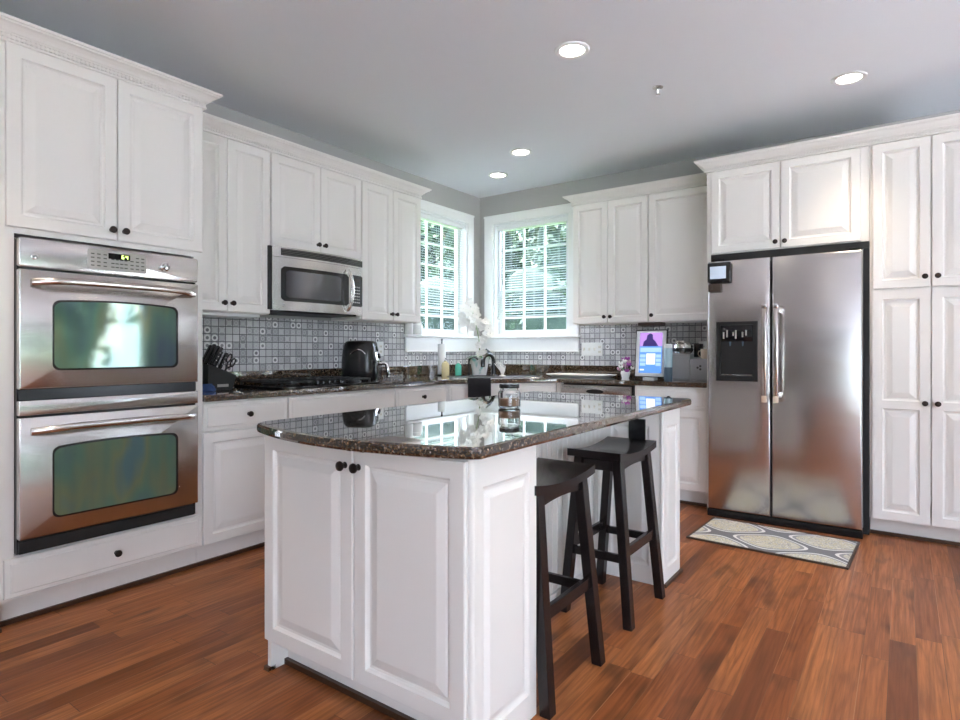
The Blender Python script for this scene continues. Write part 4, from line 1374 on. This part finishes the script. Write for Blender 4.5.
# little white coral sprig right of the faucet
cs = (.685, -.60)
m_ = MB()
for k_ in range(9):
    a_ = -.9 + k_ * .22
    m_.tube([(cs[0], cs[1], Z), (cs[0] + rt.x * .022 * a_, cs[1] + rt.y * .022 * a_, Z + .05), (cs[0] + rt.x * .055 * (a_ - .4), cs[1] + rt.y * .055 * (a_ - .4), Z + .14 - .04 * abs(a_ + .3))], [.005, .004, .003], 6)
m_.lathe([(.03, 0), (.028, .008), (.01, .014)], (*cs, Z), n=16)
tag(m_.build('coral_ornament', 'petal'), 'small white branching ornament right of the faucet', 'ornament')

# white platter
m_ = MB()
m_.loft([[(1.31 + p, -.30 + q, Z + h) for p, q in rr(.62 * k_, .34 * k_, .13 * k_, 6)] for k_, h in ((.80, .0), (.86, .004), (.97, .020), (1.0, .022), (.99, .024), (.95, .022), (.85, .010), (.80, .008))])
tag(m_.build('serving_tray', 'whiteplastic'), 'long white tray lying on the worktop above the dishwasher', 'tray')

# small flower arrangement
fc = Vector((1.712, -.28))
t = thing('flower_vase', 'small white vase of purple flowers left of the screen', 'flowers', (fc.x, fc.y, Z))
MB().lathe([(.002, 0), (.028, 0), (.034, .02), (.040, .045), (.034, .06), (.030, .06), (.034, .044), (.002, .02)], (fc.x, fc.y, Z), n=20).build('vase', 'petal', t)
cols = ['purple', 'purple', 'petal', 'pink', 'petal', 'purple', 'pink', 'petal', 'petal', 'pink', 'purple']
for k_, cm in enumerate(cols):
    a_ = k_ * 2.4; r_ = .018 + .0055 * k_
    c = Vector((fc.x + r_ * math.cos(a_), fc.y + r_ * .7 * math.sin(a_), Z + .165 - .010 * k_))
    m_ = MB()
    for q in range(7):
        b_ = q * .9; m_.ball(c + Vector((.012 * math.cos(b_), .012 * math.sin(b_), .006 * math.sin(2.2 * b_))), .010, 8, 6)
    m_.tube([(fc.x, fc.y, Z + .03), tuple(c)], .0018, 5); m_.build('blossom', cm, t)
for k_ in range(6):
    m_ = MB(); a_ = k_ * 1.1; leaf(m_, (fc.x, fc.y, Z + .06), (math.cos(a_), math.sin(a_), .8), .07, .012, .03); m_.build('leaf', 'leaf', t)

# upright digital screen
sx, sy = 1.928, -.300
t = thing('digital_frame', 'upright touchscreen in white frame beside the coffee maker', 'screen', (sx, sy, Z))
MB().box(sx - .045, sx + .045, sy - .04, sy + .06, Z, Z + .012, .003).build('foot', 'whiteplastic', t, False)
tilt = math.radians(7)


def sq(mb, x0, x1, z0, z1, d0, d1):
    """box in the plane of the leaning screen, measured from its lower middle"""
    c, s_ = math.cos(tilt), math.sin(tilt)
    P = []
    for z in (z0, z1):
        for x, d in ((x0, d0), (x1, d0), (x1, d1), (x0, d1)):
            P.append((sx + x, sy + d * c + z * s_, Z + .014 + z * c - d * s_))
    mb.hexa(P)


SW, SH = .131, .392
m_ = MB(); sq(m_, -SW, SW, 0, SH, -.002, .022); m_.build('case', 'black', t, False)
m_ = MB(); sq(m_, -SW + .007, SW - .007, .006, SH - .010, -.005, -.001); m_.build('bezel', 'whiteplastic', t, False)
x0, x1, z0, z1 = -.094, .094, .034, .366
m_ = MB(); sq(m_, x0, x1, z0, z1, -.0065, -.004); sn = m_.build('screen', 'scr_blue', t, False)
m_ = MB(); sq(m_, x0, x1, z1 - .112, z1, -.0072, -.006); m_.build('picture', 'scr_purple', sn, False)
m_ = MB(); cx_ = -.012
prof = [(-.055, z1 - .112), (-.050, z1 - .075), (-.026, z1 - .056), (-.020, z1 - .020), (.004, z1 - .004), (.026, z1 - .018), (.028, z1 - .052), (.052, z1 - .075), (.075, z1 - .112)]
c, s_ = math.cos(tilt), math.sin(tilt)
fp_ = lambda q, d: (sx + cx_ + q[0], sy + d * c + q[1] * s_, Z + .014 + q[1] * c - d * s_)
m_.loft([[fp_(q, -.0069) for q in prof], [fp_(q, -.0078) for q in prof]]); m_.build('silhouette', 'scr_dark', sn, False)
m_ = MB()
sq(m_, x0 + .006, x1 - .006, z1 - .160, z1 - .124, -.0074, -.006)
for r_ in range(3): sq(m_, x0 + .006, -.040, z1 - .205 - r_ * .034, z1 - .180 - r_ * .034, -.0074, -.006); sq(m_, .046, x1 - .006, z1 - .205 - r_ * .034, z1 - .180 - r_ * .034, -.0074, -.006)
m_.build('tiles', 'scr_pale', sn, False)
m_ = MB(); sq(m_, -.034, .040, z1 - .262, z1 - .172, -.0076, -.006); sq(m_, x0 + .010, -.05, z0 + .020, z0 + .032, -.0076, -.006); m_.build('note_card', 'scr_white', sn, False)

# bottle, coffee maker, can, mug
bx_, by_ = 2.108, -.392
t = thing('water_bottle', 'pale blue bottle standing between screen and coffee maker', 'bottle', (bx_, by_, Z))
MB().lathe([(.002, .0), (.030, .0), (.033, .006), (.033, .100), (.002, .100)], (bx_, by_, Z), n=22).build('base', 'bottledark', t)
MB().lathe([(.002, .1005), (.033, .1005), (.033, .235), (.028, .25), (.002, .25)], (bx_, by_, Z), n=22).build('body', 'bottleblue', t)
MB().lathe([(.024, .2505), (.030, .254), (.030, .278), (.020, .285), (.002, .285)], (bx_, by_, Z), n=22).build('cap', 'whiteplastic', t)
t = thing('coffee_maker', 'grey pod coffee maker with chrome head next to the fridge', 'coffee maker', (2.19, -.27, Z))
m_ = MB(); m_.box(2.112, 2.262, -.345, -.145, Z, Z + .205, .010); m_.build('body', 'grey', t)
m_ = MB(); m_.lathe([(.060, .205), (.070, .215), (.074, .235), (.074, .265), (.066, .288), (.050, .300), (.004, .304)], (2.186, -.275, Z), n=30); hd = m_.build('head', 'chrome', t)
m_ = MB(); m_.lathe([(.0755, .222), (.077, .228), (.077, .246), (.0755, .252)], (2.186, -.275, Z), n=30); m_.build('band', 'black', hd)
m_ = MB(); m_.box(2.150, 2.222, -.352, -.330, Z + .296, Z + .310, .005); m_.build('lever', 'chrome', hd)
m_ = MB(); m_.box(2.264, 2.312, -.245, -.15, Z + .180, Z + .285, .004); m_.build('tank', 'black', t)
m_ = MB(); m_.box(2.268, 2.400, -.36, -.23, Z, Z + .168, .006)
t = thing('storage_tin', 'grey box with three dark dots beside the fridge panel', 'tin', (2.334, -.295, Z))
m_.build('box', 'grey', t)
m_ = MB()
for q in ((2.325, .100), (2.345, .112), (2.345, .088)): m_.cyl((q[0], -.3602, Z + q[1]), (q[0], -.362, Z + q[1]), .0085, n=12)
m_.build('dots', 'dark', t)
t = thing('mug', 'tan mug standing on the grey tin next to the fridge', 'mug', (2.368, -.30, Z + .169))
MB().lathe([(.002, 0), (.028, 0), (.034, .008), (.036, .075), (.033, .075), (.031, .010), (.002, .008)], (2.368, -.30, Z + .169), n=22).build('body', 'tan', t)
MB().tube([(2.334, -.30, Z + .230), (2.316, -.30, Z + .226), (2.312, -.30, Z + .205), (2.320, -.30, Z + .188), (2.336, -.30, Z + .186)], .004, 7).build('handle', 'tan', t)

# little device under the cabinet
t = MB(); t.box(1.835, 2.025, -.32, -.20, 1.345, 1.3715, .004)
tag(t.build('under_cabinet_light', 'brown'), 'dark brown light box fixed under the right wall cabinets', 'light')
t = MB(); t.box(.06, .30, -3.33, -2.80, 1.352, 1.3715, .003)
tag(t.build('under_cabinet_light', 'whiteplastic'), 'white light strip under the cabinet beside the ovens', 'light')

# ================================================================== blinds
def blind(label, P, u0):
    o = P(.635, .04, 1.47)
    t = thing('window_blind', label, 'blind', o, 'white window blinds')
    u1, d = 1.018, .042
    def bx(mb, a0, a1, d0, d1, c0, c1):
        mb.hexa([P(a, dd, c) for c in (c0, c1) for a, dd in ((a0, d0), (a1, d0), (a1, d1), (a0, d1))])
    m_ = MB(); bx(m_, u0, u1, d - .022, d + .018, 2.378, 2.416); m_.build('headrail', 'vinyl', t, False)
    m_ = MB(); n_ = 37; zt, zb = 2.366, 1.492
    for i in range(n_):
        z = zb + (zt - zb) * i / (n_ - 1)
        tl_ = .0036
        q = []
        for a in (u0 + .002, u1 - .002):
            for dd, zz in ((-.0115, -tl_), (0, .0016), (.0115, tl_), (.0115, tl_ + .0008), (0, .0026), (-.0115, -tl_ + .0008)):
                q.append(P(a, d + dd, z + zz))
        m_.loft([q[:6], q[6:]])
    m_.build('slats', 'blind', t, False)
    m_ = MB(); bx(m_, u0, u1, d - .013, d + .013, 1.462, 1.482); m_.build('bottom_rail', 'vinyl', t, False)
    m_ = MB()
    for a in (.36, .635, .91):
        m_.cyl(P(a, d - .0128, 1.48), P(a, d - .0128, 2.38), .0008, n=5); m_.cyl(P(a, d + .0128, 1.48), P(a, d + .0128, 2.38), .0008, n=5)
    m_.build('cords', 'blind', t, False)
    m_ = MB(); m_.cyl(P(u0 + .05, d - .02, 2.38), P(u0 + .05, d - .022, 1.75), .003, n=6); m_.build('tilt_wand', 'glass', t, False)


blind('half lowered white slat blind in the back window', PB, .202)
blind('half lowered white slat blind in the left window', PL, .238)

# ================================================================== ceiling fittings
LIGHTS = [(2.185, -2.199, 'largest recessed ceiling light above the island'), (3.353, -.963, 'recessed ceiling light in front of the fridge and pantry'),
          (1.114, -.980, 'small recessed ceiling light farther from the corner'), (.615, -.569, 'smallest recessed ceiling light right at the corner'),
          (1.114, -4.45, 'added out-of-view downlight over the open floor beside the ovens'), (3.353, -3.40, 'added out-of-view downlight over the open floor right of the stools'), (2.4, -5.9, 'added out-of-view downlight behind the camera')]  # last three are added out of view to brighten the floor
for (x, y, lab) in LIGHTS:
    t = thing('ceiling_light', lab, 'light', (x, y, H), 'recessed ceiling lights')
    MB().lathe([(.062, -.0005), (.066, -.006), (.086, -.008), (.092, -.004), (.093, -.0005)], (x, y, H), n=36).build('trim_ring', 'whiteplastic', t)
    MB().lathe([(.002, -.003), (.064, -.003), (.064, -.0008), (.002, -.0008)], (x, y, H), n=32).build('diffuser', 'lamp', t)
    d = bpy.data.lights.new('downlight', 'SPOT'); d.energy = LAMP_POWER; d.color = (1., .84, .66); d.spot_size = math.radians(72); d.spot_blend = .8; d.shadow_soft_size = .06
    o = bpy.data.objects.new('downlight', d); sc.collection.objects.link(o); o.parent = t; o.location = (0, 0, -.02)
t = thing('sprinkler_head', 'small metal fire sprinkler on the ceiling', 'sprinkler', (2.406, -1.498, H))
MB().lathe([(.030, -.0005), (.030, -.004), (.018, -.008), (.010, -.010), (.008, -.022), (.002, -.022)], (2.406, -1.498, H), n=22).build('escutcheon', 'chrome', t)
m_ = MB()
for q in (-1, 1): m_.tube([(2.406, -1.498 + .007 * q, H - .020), (2.406, -1.498 + .012 * q, H - .032), (2.406, -1.498 + .003 * q, H - .044)], .002, 6)
m_.lathe([(.002, -.044), (.014, -.044), (.014, -.046), (.002, -.046)], (2.406, -1.498, H), n=16); m_.build('deflector', 'chrome', t)

# ================================================================== outdoors
rf = MB(); rf.box(-1.0, XR + .5, YR - .5, 1.0, H + .1, H + .24)  # unseen slab, added to keep direct sun off the kitchen windows
struct('trim_6', rf, 'outwall', 'added roof slab with eaves blocking sun at the kitchen windows', 'roof')
pt = MB(); pt.box(XR + .15, 18, -20, 12, -.60, -.40); pt.box(-3, XR + .15, -20, YR - .15, -.60, -.40)  # unseen pale slabs, added to reflect sunlight through the far windows
struct('trim_5', pt, 'patio', 'added pale patio bouncing sunlight up to the ceiling', 'patio')
gr = MB(); gr.box(-40, 40, -45, 40, -.65, -.60)
struct('ground', gr, 'grass', 'green lawn outside the windows', 'lawn')


def tree(label, x, y, base_r, h, zc, mat, n=1500, leafsz=.12, trunk=True, group='trees outside the windows', name='tree'):
    t = thing(name, label, 'tree' if trunk else 'bush', (x, y, -.6), group)
    rnd = random.Random(int(x * 131 + y * 17))
    if trunk:
        m_ = MB(); m_.tube([(x, y, -.6), (x + .05, y, zc * .5), (x - .05, y + .05, zc), (x, y, zc + h * .25)], [base_r * .09, base_r * .07, base_r * .05, base_r * .02], 8)
        for k_ in range(5):
            a_ = k_ * 1.26; m_.tube([(x, y, zc * .8 - .1 * k_), (x + .4 * base_r * math.cos(a_), y + .4 * base_r * math.sin(a_), zc + .1 * h), (x + .7 * base_r * math.cos(a_), y + .7 * base_r * math.sin(a_), zc + .25 * h)], [base_r * .035, base_r * .025, base_r * .01], 6)
        m_.build('trunk', 'bark', t)
    m_ = MB()
    for i in range(n):
        while True:
            p = Vector((rnd.uniform(-1, 1), rnd.uniform(-1, 1), rnd.uniform(-1, 1)))
            if .25 < p.length < 1: break
        lump = .82 + .25 * math.sin(p.x * 5 + 1) * math.cos(p.z * 6 + p.y * 4)
        c = Vector((x, y, zc)) + Vector((p.x * base_r, p.y * base_r, p.z * h / 2)) * lump
        a = Vector((rnd.gauss(0, 1), rnd.gauss(0, 1), rnd.gauss(0, 1))).normalized(); b_ = a.orthogonal().normalized(); s_ = leafsz * rnd.uniform(.6, 1.3)
        V = [m_.v(c + a * s_ + b_ * 0), m_.v(c + b_ * s_ * .5), m_.v(c - a * s_), m_.v(c - b_ * s_ * .5)]
        m_.face(V)
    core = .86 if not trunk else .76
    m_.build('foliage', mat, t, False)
    MB().ball((x, y, zc), (base_r * core, base_r * core, h / 2 * core), 20, 12).build('crown_shade_core', 'inner', t)  # solid dark ellipsoid standing in for the shaded inside of the crown
    return t


tree('pale green tree seen through the right part of the back window', -2.9, 8.0, 1.35, 6.4, 2.8, 'tree_c', 4200, .14)
tree('mid green tree seen through the left part of the back window', -5.75, 8.0, 1.5, 6.6, 2.8, 'tree_b', 4200, .14)
tree('tall dark tree standing far behind the back window', -4.4, 13.0, 3.4, 10.5, 4.0, 'tree_a', 5000, .26)
tree('leafy tree seen through the left window', -9.0, 8.2, 1.75, 6.6, 2.9, 'tree_b', 4200, .15)
tree('dark tree farther away outside the left window', -11.6, 13.2, 3.2, 9.6, 4.0, 'tree_a', 4600, .26)
for (x, y, lab) in ((-1.2, 3.1, 'dark hedge shrub low outside the back window'), (-3.25, 3.2, 'dark hedge shrub outside between back and left window'), (-5.1, 5.5, 'dark hedge shrub low outside the left window'), (-2.5, 5.45, 'dark hedge shrub farther out behind the back window')):
    tree(lab, x, y, 1.02, 3.9, .80, 'tree_a', 6000, .075, False, 'hedge shrubs', 'hedge_shrub')
for (x, y) in ((10.8, -1.6), (11.5, -6.6), (11.2, 3.4), (16.6, -3.6)):  # last tree added to fill a bright gap in the oven reflection
    tree('green garden tree outside beyond the right side of the room', x, y, 2.35, 5.6, 2.2, 'tree_b', 2600, .2, True, 'garden trees right of the room')
tree('added unseen tree that darkens the rear window', 5.9, -12.2, 1.9, 6.4, 2.4, 'tree_b', 2400, .16)  # added to dim the rear window mirrored in the fridge
